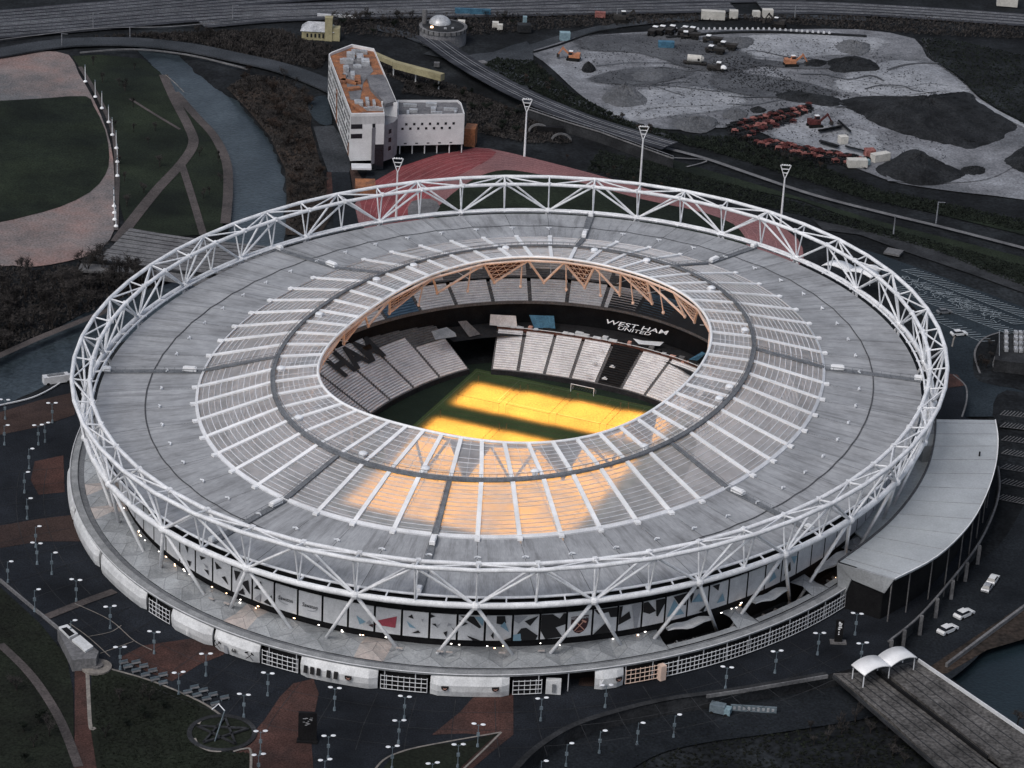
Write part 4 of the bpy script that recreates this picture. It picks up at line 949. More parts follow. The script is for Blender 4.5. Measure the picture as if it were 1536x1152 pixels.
for P in (((870, 55), (1000, 52), (1110, 75), (1130, 100), (1060, 108), (960, 80), (880, 75)), ((1080, 108), (1180, 118), (1260, 140), (1200, 150), (1080, 135)), ((1300, 95), (1230, 96), (1130, 88), (1080, 84), (1060, 90), (1130, 98), (1240, 104)), ((1385, 60), (1440, 70), (1540, 110), (1560, 180), (1480, 148), (1445, 118), (1400, 88)), ((880, 118), (960, 100), (1040, 108), (1000, 122), (940, 128))):
    soft('dark_gravel', P, .34, GRAVELD)
soft('scrub_bank', [(1385, 58), (1440, 64), (1600, 100), (1600, 205), (1540, 188), (1470, 147), (1440, 118), (1395, 85)], .46, SCRUB, 3, 1.06, .85)
band('haul_road', [(1390, 68), (1440, 78), (1500, 92), (1600, 118)], 3.5, .38, GRAVEL)
band('haul_road', [(1330, 265), (1400, 268), (1470, 262), (1520, 235), (1570, 205)], 9, .36, GRAVEL)
band('haul_road', [(1460, 148), (1500, 170), (1560, 200)], 3, .38, GRAVELB)
band('yard_kerb', [(800, 77), (838, 66), (890, 48), (925, 42)], .6, .8, HEAPD, th=.5)
band('yard_kerb', [(1000, 55), (1100, 47), (1200, 48), (1300, 53)], 1.6, .8, HEAPD, th=.6)
yr = random.Random(8)
for i in range(26):
    x, y = yr.uniform(850, 1380), yr.uniform(65, 200); P = [(x, y)]
    if not inpoly(np.array([x]), np.array([y]), [(830, 75), (1000, 55), (1300, 60), (1460, 160), (1420, 240), (1250, 220), (950, 175)])[0]: continue
    for j in range(4): P.append((P[-1][0]+yr.uniform(18, 45), P[-1][1]+yr.uniform(-8, 9)))
    band('wheel_rut', P, yr.uniform(.5, 1.6), .44, yr.choice((GRAVELD, GRAVELB, GRAVELD)))
# running track
sheet('running_track', [(528, 322), (536, 300), (556, 272), (600, 246), (655, 228), (712, 221), (760, 228), (850, 250), (930, 272), (1030, 300), (1120, 322), (1180, 345), (1204, 372), (1195, 402), (1120, 420), (700, 400), (560, 350)], .10, TRACK2, 2)
sheet('track_bend', [(540, 302), (560, 272), (602, 247), (655, 229), (712, 222), (745, 228), (722, 246), (690, 262), (650, 285), (630, 330), (560, 330)], .14, TRACK, 2)
sheet('track_infield', [(650, 330), (668, 300), (705, 272), (745, 256), (790, 258), (880, 276), (960, 298), (1060, 320), (1110, 345), (1100, 380), (900, 400), (700, 380)], .18, GRASSP, 3)
sheet('high_jump_fan', [(612, 322), (618, 302), (645, 298), (660, 310), (640, 330)], .24, CONC, 2)
for i in range(7):
    t = i/6; band('lane_line', [(lerp(545, 600, t), 330), (lerp(550, 612, t), lerp(300, 308, t)), (lerp(575, 628, t), lerp(270, 288, t)), (lerp(640, 680, t), lerp(240, 262, t)), (lerp(705, 735, t), lerp(225, 250, t)), (lerp(770, 790, t), lerp(232, 254, t)), (lerp(900, 895, t), lerp(264, 278, t)), (lerp(1040, 1030, t), lerp(304, 312, t)), (lerp(1130, 1090, t), lerp(330, 330, t)), (lerp(1190, 1110, t), lerp(365, 355, t)), (lerp(1185, 1100, t), lerp(400, 395, t))], .14, .22, LINET)
for i in range(6):
    t = i/5; band('lane_line', [(lerp(560, 612, t), lerp(318, 330, t)), (lerp(590, 640, t), lerp(270, 292, t)), (lerp(650, 700, t), lerp(238, 258, t)), (720, lerp(230, 246, t))], .14, .22, LINET)
# car park and roads right of the stadium
sheet('car_park', [(1290, 372), (1330, 385), (1400, 410), (1480, 440), (1580, 478), (1580, 640), (1500, 625), (1440, 625), (1420, 560), (1390, 480), (1340, 430)], .12, TEAL, 1)
for a, b, n, L_ in (((1500, 622), (1540, 626), 9, 4), ((1500, 640), (1545, 645), 10, 4), ((1502, 660), (1548, 666), 10, 4), ((1502, 680), (1548, 687), 10, 4), ((1500, 702), (1548, 710), 10, 4), ((1498, 724), (1548, 733), 10, 4), ((1494, 748), (1548, 758), 12, 4), ((1352, 405), (1540, 478), 34, 5.5), ((1335, 432), (1510, 500), 30, 5.2), ((1380, 470), (1470, 512), 14, 5), ((1370, 425), (1520, 486), 28, 5)):
    mb = MB()
    for i in range(n):
        t = i/(n-1); p = at(lerp(a[0], b[0], t), lerp(a[1], b[1], t), .36); d = (at(*b, .36)-at(*a, .36)).normalized(); s_ = Vector((-d.y, d.x, 0)); s_ = (s_+d*.45).normalized()
        mb.beam(p, p+s_*L_, .26, .02)
    mb.beam(at(*a, .38), at(*b, .38), .16, .02)
    tag(part('bay_markings', mb, CONC if a[0] > 1490 else LINEB), kind='structure')
mb = MB(); hq = random.Random(6)
for i in range(130):
    t = hq.random(); p = at(lerp(1352, 1500, t)+hq.uniform(-6, 6), lerp(420, 478, t)+hq.uniform(-7, 7), .4); an_ = hq.uniform(0, 3.1); d = Vector((math.cos(an_), math.sin(an_), 0)); mb.beam(p, p+d*hq.uniform(1.2, 2.6), .2, .05)
tag(part('crossed_markings', mb, LINEB), kind='stuff')
rr = random.Random(4)
band('verge', [(1470, 560), (1462, 530), (1475, 508), (1500, 498)], .6, .5, CONC)
sheet('planting_bed', [(1462, 565), (1460, 535), (1470, 512), (1500, 498), (1580, 505), (1580, 590), (1520, 582), (1480, 575)], .2, SCRUB, 2)
sheet('planting_bed', [(1490, 605), (1510, 585), (1560, 600), (1580, 640), (1500, 640)], .2, SCRUB, 2)
band('kerb_line', [(1443, 625), (1450, 600), (1448, 578), (1430, 562)], .5, PZ+.2, CONC)
sheet('brick_paving', [(1420, 560), (1436, 562), (1448, 578), (1420, 582)], PZ+.1, BRICKR)
sheet('paved_strip', [(1235, 345), (1290, 352), (1360, 378), (1460, 412), (1580, 455), (1580, 440), (1460, 395), (1380, 365), (1300, 345), (1220, 330)], .1, CONCD, 1)
band('kerb_line', [(1442, 497), (1432, 505), (1428, 520)], .5, .3, STONE)
# low road right and below, with markings
band('road', [(1600, 760), (1560, 830), (1500, 880), (1440, 930), (1395, 975), (1345, 1010), (1280, 1040), (1150, 1062), (1020, 1080), (930, 1105), (850, 1160), (820, 1230)], 22, .06, ASPHD)
for t0 in ((1490, 905), (1440, 948)): pass
mb = MB(); Pm = smooth([(1590, 800), (1520, 862), (1460, 915), (1410, 955), (1372, 990)], 10)
for i in range(0, len(Pm)-1, 2): mb.beam(at(*Pm[i], .12), at(*(Pm[i]*.6+Pm[i+1]*.4), .12), .25, .02)
tag(part('lane_dashes', mb, LINEW), kind='structure')
band('road', [(600, 1165), (640, 1160)], 1, .1, ASPHD)
band('ring_path', [(770, 1156), (800, 1125), (850, 1092), (910, 1070), (1000, 1048), (1100, 1034), (1240, 1010)], 1.6, PZ+.3, CONCD)
sheet('slope', [(1380, 1010), (1440, 970), (1530, 910), (1600, 880), (1600, 940), (1480, 975), (1420, 1010)], .12, SCRUB2, 1)
band('river_wall', [(1600, 858), (1540, 905), (1480, 950), (1420, 995)], .7, 1.2, CONC, th=1.2)
# hotel forecourt
sheet('forecourt', [(470, 190), (500, 188), (520, 215), (526, 250), (524, 258), (492, 258), (480, 225)], .2, ASPH)
sheet('road', [(497, 258), (524, 258), (530, 300), (540, 345), (500, 345), (500, 300)], .24, ASPHD)
mb = MB()
for i in range(5): mb.beam(at(511+i*1.5, 262+i*9, .3), at(511.6+i*1.5, 266+i*9, .3), .25, .02)
tag(part('lane_dashes', mb, LINEW), kind='structure')
sheet('brick_paving', [(490, 258), (498, 258), (503, 305), (490, 300)], .26, BRICKR); sheet('brick_paving', [(524, 250), (533, 250), (552, 285), (552, 300), (532, 300)], .26, BRICK)
sheet('planting_bed', [(465, 150), (488, 143), (495, 165), (498, 186), (480, 186), (464, 168)], .2, TEAL, 2)
sheet('building_yard', [(552, 248), (560, 236), (600, 222), (700, 218), (712, 222), (655, 232), (600, 250), (556, 275), (545, 290)], .2, ASPHD, 1)
sheet('bank_scrub', [(340, 132), (372, 112), (430, 122), (470, 150), (466, 190), (482, 250), (500, 320), (480, 352), (428, 352), (430, 300), (428, 255), (405, 205), (372, 165)], -.05, SCRUB2, 1)

# ================================================================== BUILDINGS
def pv(x, y, z): return at(x, y, z)
def flat(P): return [(p.x, p.y) for p in P]
# tall white block with the orange roof deck
HZ = 21.5
hb = empty('white_building', at(540, 200, 0), 0, 'tall narrow white block with orange roof deck and lower wing, beside the red track', 'building')
base = hb.location.copy()
def bpart(name, mb, mat, parent=hb):
    mb.v = [tuple(Vector(v)-base) for v in mb.v] if parent is hb else [tuple(Vector(v)-base) for v in mb.v]
    o = part(name, mb, mat, parent); return o
rf = [at(*p, HZ) for p in ((493, 82), (497, 79), (528, 67), (561, 73.5), (596.2, 155.5), (572.5, 153.5), (577, 171), (526.9, 172))]
rfc = ccw(rf)
A_, F1, F2, Bk_, Cn = rf[7], rf[6], rf[4], rf[3], rf[0]
mb = MB(); mb.prism(flat(rfc), 4.2, HZ-.9); bpart('wall', mb, BLDW)
mb = MB(); c = sum((Vector((p.x, p.y, 0)) for p in rfc), Vector())/len(rfc)
mb.prism([tuple((c+(Vector((p.x, p.y, 0))-c)*.86).xy) for p in rfc], 0, 4.2); bpart('ground_storey', mb, BLACK)
mb = MB(); mb.prism([tuple((c+(Vector((p.x, p.y, 0))-c)*.985).xy) for p in rfc], HZ-.9, HZ-.75); bpart('roof_deck', mb, RUST)
mb = MB(); n = len(rfc)
for i in range(n):
    a, b = rfc[i], rfc[(i+1) % n]; ai, bi = c+(a-c)*.975, c+(b-c)*.975
    mb.hexa([(a.x, a.y, HZ-1.0), (b.x, b.y, HZ-1.0), (bi.x, bi.y, HZ-1.0), (ai.x, ai.y, HZ-1.0)], [(a.x, a.y, HZ+.25), (b.x, b.y, HZ+.25), (bi.x, bi.y, HZ+.25), (ai.x, ai.y, HZ+.25)])
bpart('parapet', mb, BLDW)
def facequad(name, a, b, u0, u1, z0, z1, mat, off=.06, dep=.05):   # rectangle on the vertical face a-b (seen from outside, a left)
    a, b = Vector((a.x, a.y, 0)), Vector((b.x, b.y, 0)); d = b-a; nrm = Vector((d.y, -d.x, 0)).normalized()
    p, q = a+d*u0+nrm*off, a+d*u1+nrm*off; mb = MB(); i_ = nrm*dep
    mb.hexa([p-i_+up(z0), q-i_+up(z0), q+up(z0), p+up(z0)], [p-i_+up(z1), q-i_+up(z1), q+up(z1), p+up(z1)]); return bpart(name, mb, mat)
# left long face: rows of tall windows between white bands
L0, L1 = rf[0], rf[7]
for r_ in range(6):
    z0 = 5.4+r_*2.55
    for i in range(20):
        if (i*7+r_*3) % 11 == 0: continue
        facequad('window', L0, L1, .02+i*.047, .02+i*.047+.026, z0, z0+1.55, GLASSD)
facequad('stair_panel', L0, L1, .38, .425, 4.4, 17, RUST, .1); facequad('stair_panel', L0, L1, .9, .935, 4.4, 9, RUST, .1)
# front face
G0, G1 = rf[7], rf[6]
for z0 in (16.2, 12.6):
    facequad('window', G0, G1, .0, .34, z0, z0+1.7, GLASSD, .08); facequad('window', G0, G1, .64, .73, z0, z0+1.8, GLASSD, .08)
for i in range(26): facequad('cladding_rib', G0, G1, .01+i*.038, .018+i*.038, 17.9, 20.8, BLDG, .09)
facequad('recess_shade_panel', G0, G1, .66, 1.0, 0.8, 10.2, GLASSD, .1)  # flat dark panel painting in the shade of a recess
# grey bay to the right of the front, curved
gb = [at(*p, 17.2) for p in ((558, 190), (578, 185), (590, 181), (596.5, 175), (597.5, 160), (575, 160))]
mb = MB(); mb.prism(flat(ccw(gb)), 3.0, 16.5); bpart('grey_bay', mb, BLDG)
q0, q1 = gb[1], gb[2]
for z0 in (12.8, 9.6, 6.4): facequad('window', q0, q1, .45, .78, z0, z0+1.6, GLASSD, .08)
# penthouse, plant
ph = [at(*p, HZ+1.0) for p in ((550, 111), (575, 110), (594, 150), (578, 154), (572, 146), (556, 130))]
mb = MB(); mb.prism(flat(ccw(ph)), HZ-.8, HZ+.6); bpart('penthouse', mb, ROOFG)
for (x, y, sx, sy, sz) in ((520, 92, 5, 2.2, 1.6), (526, 84, 3, 3, 2), (540, 86, 2.5, 6, 1.4), (548, 94, 3, 5, 1.8), (519, 103, 2, 4, 1.5), (529, 112, 1.5, 5, 1.4), (536, 99, 3, 2, 1.0), (543, 78, 4, 2, 1.2), (533, 79, 3, 1.6, 1.8),
                          (538, 155, 3, 4, 1.5), (551, 152, 1.2, 6, 1.4), (560, 163, 7, 1.0, 1.2), (561, 154, 1, 4.5, 1.2), (517, 112, 1.5, 2, 1)):
    p = at(x, y, HZ); mb = MB(); mb.box(p+up(sz/2-.7), (sx, sy, sz), .12); mb.box(p+up(sz-.55), (sx*.6, sy*.6, .35), .12); bpart('roof_plant', mb, METAL)
mb = MB(); P_ = ccw([at(*p, HZ-.6) for p in ((516, 92), (536, 84), (552, 88), (560, 106), (545, 124), (540, 150), (526, 150), (520, 126))]); mb.prism(flat(P_), HZ-.74, HZ-.62); bpart('roof_paving', mb, ROOFG)
for (x0, y0, x1, y1) in ((512, 118, 536, 123), (514, 110, 514, 122), (536, 112, 537, 123), (524, 150, 548, 168), (522, 132, 540, 130)):
    mb = MB(); mb.beam(at(x0, y0, HZ+.3), at(x1, y1, HZ+.3), 2.2, 1.0); bpart('plant_screen', mb, RUST)
# lower wing on stilts
WZ = 15.2
wg = [at(*p, WZ) for p in ((596, 150.5), (687, 150.5), (692, 155), (697, 171), (596, 173))]; wgc = ccw(wg)
mb = MB(); mb.prism(flat(wgc), 3.6, WZ-.8); bpart('wing_wall', mb, BLDW)
c2 = sum((Vector((p.x, p.y, 0)) for p in wgc), Vector())/len(wgc)
mb = MB(); mb.prism([tuple((c2+(Vector((p.x, p.y, 0))-c2)*.97).xy) for p in wgc], WZ-.8, WZ-.7); bpart('wing_roof', mb, ROOFG)
mb = MB()
for i in range(len(wgc)):
    a, b = wgc[i], wgc[(i+1) % len(wgc)]; ai, bi = c2+(a-c2)*.97, c2+(b-c2)*.97
    mb.hexa([(a.x, a.y, WZ-.9), (b.x, b.y, WZ-.9), (bi.x, bi.y, WZ-.9), (ai.x, ai.y, WZ-.9)], [(a.x, a.y, WZ+.15), (b.x, b.y, WZ+.15), (bi.x, bi.y, WZ+.15), (ai.x, ai.y, WZ+.15)])
bpart('wing_parapet', mb, BLDW)
W0, W1 = wg[4], wg[3]
for i in range(7):
    facequad('window', W0, W1, .12+i*.117, .155+i*.117, 11.3, 12.2, GLASSD, .08); facequad('window', W0, W1, .065+i*.117, .10+i*.117, 9.6, 10.5, GLASSD, .08)
for i in range(5): facequad('window', W0, W1, .11+i*.17, .15+i*.17, 4.2, 4.6, GLASSD, .08)
for i in range(6): 
    p = lerp(W0, W1, .05+i*.185); mb = MB(); mb.tube((p.x, p.y+.6, 0), (p.x, p.y+.6, 3.6), .22, 6); bpart('stilt', mb, BLDW)
mb = MB(); mb.prism([tuple((c2+(Vector((p.x, p.y, 0))-c2)*.8).xy) for p in wgc], 0, 3.6); bpart('wing_undercroft', mb, BLACK)
for (x, y, sx, sy, sz) in ((615, 157, 5, 1, 1), (620, 165, 3, 1.6, 1.1), (612, 168, 1, 4, .8), (647, 157, 4, 1.6, 1.4), (650, 163, 1.8, 3, 1.1), (655, 168, 4, 1, .9), (676, 163, 5, .8, 1), (683, 167, .8, 3, 1)):
    p = at(x, y, WZ); mb = MB(); mb.box(p+up(sz/2-.7), (sx, sy, sz), .05); bpart('wing_plant', mb, METAL)
mb = MB(); p = at(706, 205, 3); mb.box(p+up(.5), (4.0, 6.5, 7), -.1); bpart('rust_annexe', mb, RUST)
mb = MB(); p = at(548, 280, 1.5); mb.box(p+up(0), (7, 8, 3), .1); bpart('rust_annexe', mb, RUST)
mb = MB(); p = at(542, 250, 3.5); mb.box(p, (7, 5, .6), .1); bpart('entrance_canopy', mb, WHITE2)
for x, y in ((573, 250), (558, 252)):
    p = at(x, y, 0); mb = MB(); mb.tube(p, p+up(4), .22, 6); bpart('stilt', mb, BLDW)

# yellow elevated conveyor behind it
yb = empty('yellow_gantry', at(610, 110, 0), 0, 'long yellow clad elevated walkway on legs, sloping behind the white block', 'walkway')
a, b = at(592, 92, 7)-yb.location, at(664, 111, 7)-yb.location; a0 = at(560, 78, 7)-yb.location
mb = MB(); mb.beam(a, b, 2.6, 2.6); part('walkway_box', mb, YEL, yb)
mb = MB(); mb.beam(a0, a, 2.2, 1.8); part('walkway_box', mb, YEL, yb)
for t in (.3, .62, .95):
    p = lerp(a0, b, t); mb = MB()
    mb.beam(p-up(1.8), Vector((p.x, p.y, -.3)), .5, .5, up=(0, 1, 0)); part('leg', mb, PODW, yb)
for i in range(24):
    p = lerp(a, b, (i+.5)/24); mb = MB(); mb.box(p-Vector((0, 1.36, 1.3)), (.12, .12, 2.5), math.atan2(b.y-a.y, b.x-a.x)); part('panel_joint', mb, STONE, yb)
# pump house with yellow tower
pb = empty('pump_house', at(477, 55, 0), 0, 'low grey gabled house with yellow chimney tower near the railway', 'building')
mb = MB(); mb.box((0, 0, 1.6), (13, 8, 3.8), .05); part('wall', mb, YEL, pb)
mb = MB(); mb.add([(-6.9, -4.6, 3.4), (6.9, -4.6, 3.4), (6.9, 4.6, 3.4), (-6.9, 4.6, 3.4), (-4.2, 0, 6.4), (4.2, 0, 6.4)], ((0, 1, 5, 4), (1, 2, 5), (2, 3, 4, 5), (3, 0, 4), (0, 3, 2, 1))); part('roof', mb, METAL, pb)
for i in range(8): mb = MB(); mb.box((-5.6+i*1.6, -4.1, 1.7), (.7, .3, 1.6)); part('window', mb, GLASSD, pb)
mb = MB(); mb.box((4.6, -3.2, 4.5), (3.0, 3.0, 9.5)); mb.box((4.6, -3.2, 9.4), (3.2, 3.2, .4)); part('tower', mb, YEL, pb)
mb = MB(); mb.box((7.6, -2, 2.4), (3.0, 4.5, 5.2)); part('side_block', mb, YEL, pb)
# round tank building with dome
dm = empty('domed_tank', at(664, 62, 0), 0, 'round grey building with a pale dome on its far side and slim tower', 'building')
mb = MB(); n = 32; ring_ = [(9.5*math.cos(t), 9.5*math.sin(t)) for t in [2*math.pi*i/n for i in range(n)]]
mb.prism(ring_, -.3, 6.2); part('wall', mb, ROOFG, dm)
mb = MB(); mb.prism([(x*1.04, y*1.04) for x, y in ring_], 5.2, 6.6); part('roof_edge', mb, CONC, dm)
mb = MB(); mb.prism([(x*.9, y*.9) for x, y in ring_], 6.6, 6.72); part('roof', mb, CONCD, dm)
mb = MB(); mb.dome((-1.5, 3.5, 6.4), 4.6, 4.6, 3.4, 20, 6); part('dome', mb, METAL, dm, True)
mb = MB(); mb.tube((-7.8, 2, 0), (-7.8, 2, 12.5), 1.0, 10); part('tower', mb, CONC, dm)
for i in range(14):
    t = math.pi+math.pi*i/13; mb = MB(); mb.box((9.95*math.cos(t), 9.95*math.sin(t), 5.9), (.3, .3, 1.5), t); part('pier', mb, CONCD, dm)
for x, y in ((-4.5, -4), (1, -5), (4, -4)): mb = MB(); mb.box((x, y, 7.1), (1, .5, .6)); part('roof_lamp', mb, WARM if x < 0 else METAL, dm)
# right annexe with curved roof
an = empty('annexe_hall', at(1400, 760, 4), 0, 'long curved annexe hall with flat pale grey roof against the right side of the stadium', 'building')
ab = an.location.copy()
inn = smooth([(1402, 629), (1400, 660), (1390, 700), (1368, 740), (1335, 780), (1298, 812), (1257, 842)], 4); out_ = smooth([(1493, 630), (1497, 660), (1493, 700), (1478, 745), (1452, 790), (1405, 835), (1343, 868)], 4)
AZ = 16.5
A = [at(p[0], p[1], AZ)-ab for p in inn]; B = [at(p[0], p[1], AZ)-ab for p in out_]
mb = MB(); mb.slab(A, B, .5); part('roof', mb, ANNEX, an)
mb = MB(); mb.slab([p+up(.35) for p in A], [p+(q-p)*.03+up(.35) for p, q in zip(A, B)], .8); part('roof_gutter', mb, SEAM, an)
mb = MB(); mb.ribbon([lerp(p, q, .03)-up(.3) for p, q in zip(A, B)], [Vector((lerp(p, q, .03).x, lerp(p, q, .03).y, 0)) for p, q in zip(A, B)]); part('inner_wall', mb, ANNEXS, an)
for i in range(1, len(A)-1, 2):
    mb = MB(); mb.beam(lerp(A[i], B[i], .04)+up(.1), lerp(A[i], B[i], .985)+up(.1), .14, .1); part('roof_seam', mb, ANNEXS, an)
mb = MB(); mb.path([p+up(.12) for p in B], .16, 5); part('roof_edge', mb, RIBW, an)
Bi = [lerp(p, q, .80) for p, q in zip(A, B)]
mb = MB(); mb.ribbon([p-up(.5) for p in Bi], [Vector((p.x, p.y, -3)) for p in Bi]); part('outer_wall', mb, BLACK, an)
for i in range(0, len(B), 2):
    p = lerp(A[i], B[i], .95); mb = MB(); mb.tube(p-up(.5), (p.x, p.y, -3.5), .18, 6); part('column', mb, TREAD, an)
# end face: sloped white frame
a, b = A[-1], B[-1]; ai = Vector((a.x, a.y, 0)); fz = MB()
mb = MB(); e0 = lerp(a, b, .0); e1 = lerp(a, b, .14); e2 = lerp(a, b, .34); d_ = (A[-1]-A[-2]).normalized()*.6
mb.hexa([Vector((e0.x, e0.y, 0))+Vector((1.2, 0, 1)), Vector((e1.x, e1.y, 1))+d_, Vector((e1.x, e1.y, 1)), Vector((e0.x, e0.y, 0))+Vector((1.2, 2, 1))], [e0+d_, e2+d_, e2, e0]); part('end_fin', mb, ANNEXS, an)
mb = MB(); mb.hexa([lerp(a, b, .3)-up(3.6)+d_, lerp(a, b, .86)-up(4.6)+d_, lerp(a, b, .86)-up(4.6), lerp(a, b, .3)-up(3.6)], [a+d_*1.2, b+d_*1.2, b, a]); part('end_fascia', mb, ANNEXS, an)
mb = MB(); mb.hexa([Vector((lerp(a, b, .2).x, lerp(a, b, .2).y, -1)), Vector((lerp(a, b, .82).x, lerp(a, b, .82).y, -4)), Vector((lerp(A[-4], B[-4], .82).x, lerp(A[-4], B[-4], .82).y, -4)), Vector((lerp(A[-4], B[-4], .2).x, lerp(A[-4], B[-4], .2).y, -1))], [lerp(a, b, .2)-up(1), lerp(a, b, .82)-up(1), lerp(A[-4], B[-4], .82)-up(1), lerp(A[-4], B[-4], .2)-up(1)]); part('end_wall', mb, BLACK, an)
# lower glazed link roof between stadium and annexe
lnk = MB(); LA = [at(*p, 11.0)-ab for p in ((1296, 790), (1330, 760), (1362, 722), (1385, 685))]; LB_ = [at(*p, 11.0)-ab for p in ((1290, 812), (1345, 775), (1385, 725), (1402, 690))]
LA = [at(*p, 10.5)-ab for p in ((1275, 792), (1320, 752), (1352, 710), (1374, 665))]; LB_ = [at(*p, 10.5)-ab for p in ((1300, 812), (1350, 778), (1392, 726), (1410, 680))]
lnk.slab(LA, LB_, .4); part('link_roof', lnk, LINKR, an)
mb = MB(); p = at(1391, 672, 13)-ab; mb.box(p, (6, 7, 5), .3); part('link_block', mb, ANNEX, an)
p = at(1469, 684, AZ)-ab; mb = MB(); mb.box(p+up(.6), (.4, .4, 1.4)); part('roof_vent', mb, BLACK, an)
# substation right
sb = empty('cooling_unit_block', at(1520, 530, 0), 0, 'flat block with a grid of white cooling units on its roof, at the right edge', 'building'); ab = sb.location.copy()
P = [at(*p, 5) for p in ((1492, 535), (1500, 497), (1620, 497), (1620, 552))]
mb = MB(); mb.prism([((p-ab).x, (p-ab).y) for p in ccw(P)], -.3, 4.0); part('wall', mb, CONCD, sb)
for r_ in range(4):
    for c_ in range(9):
        if c_ == 1: continue
        p = at(1509+c_*7.2, 501+r_*8.2+c_*.3, 4.3)-ab; mb = MB(); mb.box(p+up(.5), (1.1, 2.0, 1.2)); mb.tube(p+up(1.1), p+up(1.35), .4, 8); part('cooling_unit', mb, METAL, sb)
mb = MB(); mb.beam(at(1491, 537, 3.5)-ab, at(1620, 556, 3.5)-ab, 3.5, 1.2); part('side_canopy', mb, CONC, sb)
for x in (1497, 1515): mb = MB(); mb.box(at(x, 547, 1.2)-ab, (3.0, 2.2, 1.4)); part('plant_box', mb, METAL, sb)
mb = MB()
for i in range(8): mb.tube(at(1499, 497+i*5.2, 4)-ab, at(1499, 497+i*5.2, 7)-ab, .08, 4)
mb.path([at(1499, 497+i*5.2, 7)-ab for i in range(8)], .08, 4); part('screen_fence', mb, METAL, sb)

# double wave canopies
def wave_canopy(name, pA, pB, pC, z, label, w1=1.):
    # pA near-left corner, pB far-left, pC near-right in pixels at height z; two crests across A->C
    a, b, c = at(*pA, z), at(*pB, z), at(*pC, z); o = empty(name, a-up(z-PZ), 0, label, 'canopy'); L = o.location.copy(); a, b, c = a-L, b-L, c-L
    for s_ in (0, 1):
        A = []; B = []
        for i in range(13):
            t = (s_+i/12)/2; h = 1.05*abs(math.sin(math.pi*2*t))**.8
            A.append(lerp(a, c, t)+up(h)); B.append(lerp(a, c, t)+(b-a)+up(h))
        mb = MB(); mb.slab(A, B, .35); part('canopy_shell', mb, WHITE2 if w1 < 1 else RIBW, o, True)
    for t in (.02, .5, .98):
        for u_ in (.1, .9):
            p = lerp(a, c, t)+(b-a)*u_; mb = MB(); mb.tube(p, (p.x, p.y, 0), .16, 6); part('post', mb, WHITE2, o)
    return o
wave_canopy('wave_canopy', (1297, 1013), (1277, 997), (1376, 986), 8.0, 'white double wave canopy over the bridge head at the lower right')
wave_canopy('wave_canopy', (1232, 398), (1245, 391), (1306, 417), 7.0, 'white double wave canopy behind the truss at the upper right')
# lower right bridge
br = empty('road_bridge', at(1400, 1070, 4), 0, 'wide twin deck bridge with ribbed paving and white edge rail at lower right', 'bridge'); bb = br.location.copy()
def bslab(name, px, z, th, mat):
    P = ccw([at(*p, z)-bb for p in px]); mb = MB(); mb.prism([(p.x, p.y) for p in P], z-th-bb.z, z-bb.z); return part(name, mb, mat, br)
bslab('deck', ((1250, 1010), (1312, 1008), (1480, 1140), (1540, 1185), (1520, 1260), (1420, 1160), (1330, 1075)), 4.3, 1.2, DECK)
bslab('deck', ((1322, 1004), (1378, 990), (1540, 1102), (1640, 1170), (1640, 1250), (1560, 1190), (1482, 1130)), 4.3, 1.2, DECK)
for i in range(34):
    t = i/33
    for (a0, a1, b0, b1) in (((1254, 1012), (1312, 1010), (1430, 1160), (1520, 1170)), ((1326, 1006), (1380, 992), (1500, 1142), (1590, 1136))):
        p = (lerp(a0[0], b0[0], t), lerp(a0[1], b0[1], t)); q = (lerp(a1[0], b1[0], t), lerp(a1[1], b1[1], t))
    pass
for (s0, s1) in (((1262, 1012), (1440, 1160)), ((1275, 1011), (1460, 1155)), ((1289, 1010), (1475, 1150)), ((1300, 1010), (1490, 1152)), ((1338, 1002), (1500, 1130)), ((1350, 1000), (1520, 1130)), ((1362, 996), (1545, 1128))):
    mb = MB(); mb.beam(at(*s0, 4.36)-bb, at(*s1, 4.36)-bb, .3, .05); part('deck_joint', mb, CONCD, br)
for (s0, s1, w_, mt) in (((1378, 988), (1640, 1166), .35, WHITE2), ((1316, 1006), (1482, 1134), .5, BLACK), ((1250, 1012), (1425, 1165), .4, CONCD)):
    mb = MB(); mb.beam(at(*s0, 5.3)-bb, at(*s1, 5.3)-bb, w_, .9); part('edge_rail', mb, mt, br)
# curved ramp with posts, right
rp_ = empty('curved_barrier', at(1400, 900, 4), 0, 'curved grey edge barrier on posts above the road with white cars', 'barrier'); rb = rp_.location.copy()
Pr = smooth([(1497, 700), (1499, 735), (1488, 775), (1465, 820), (1425, 872), (1378, 925), (1333, 962)], 6)
mb = MB(); mb.path([at(p[0], p[1], 5.2)-rb for p in Pr], .35, 5); part('top_rail', mb, CONC, rp_)
mb = MB(); mb.path([at(p[0], p[1], 4.4)-rb for p in Pr], .25, 5); part('lower_rail', mb, CONC, rp_)
for i in range(18, len(Pr), 3): p = at(Pr[i][0], Pr[i][1], 4.8)-rb; mb = MB(); mb.box((p.x+.6, p.y-.8, -1.2), (.9, .9, 5.5)); part('pier', mb, CONC, rp_)
# retaining wall with rail in front of the podium
for nm, P, z, lab in (('retaining_wall', ((1060, 1042), (1120, 1033), (1242, 1012)), 4.9, 'low pale edge wall leading left from the bridge deck'), ('retaining_wall', ((0, 868), (48, 908), (92, 944)), 4.9, 'low pale edge wall left of the kiosk pavilion')):
    o = empty(nm, at(*P[0], 4), 0, lab, 'wall'); mb = MB()
    for a, b in zip(P, P[1:]): mb.beam(at(*a, z)-o.location, at(*b, z)-o.location, .4, .9)
    part('coping', mb, CONC, o)
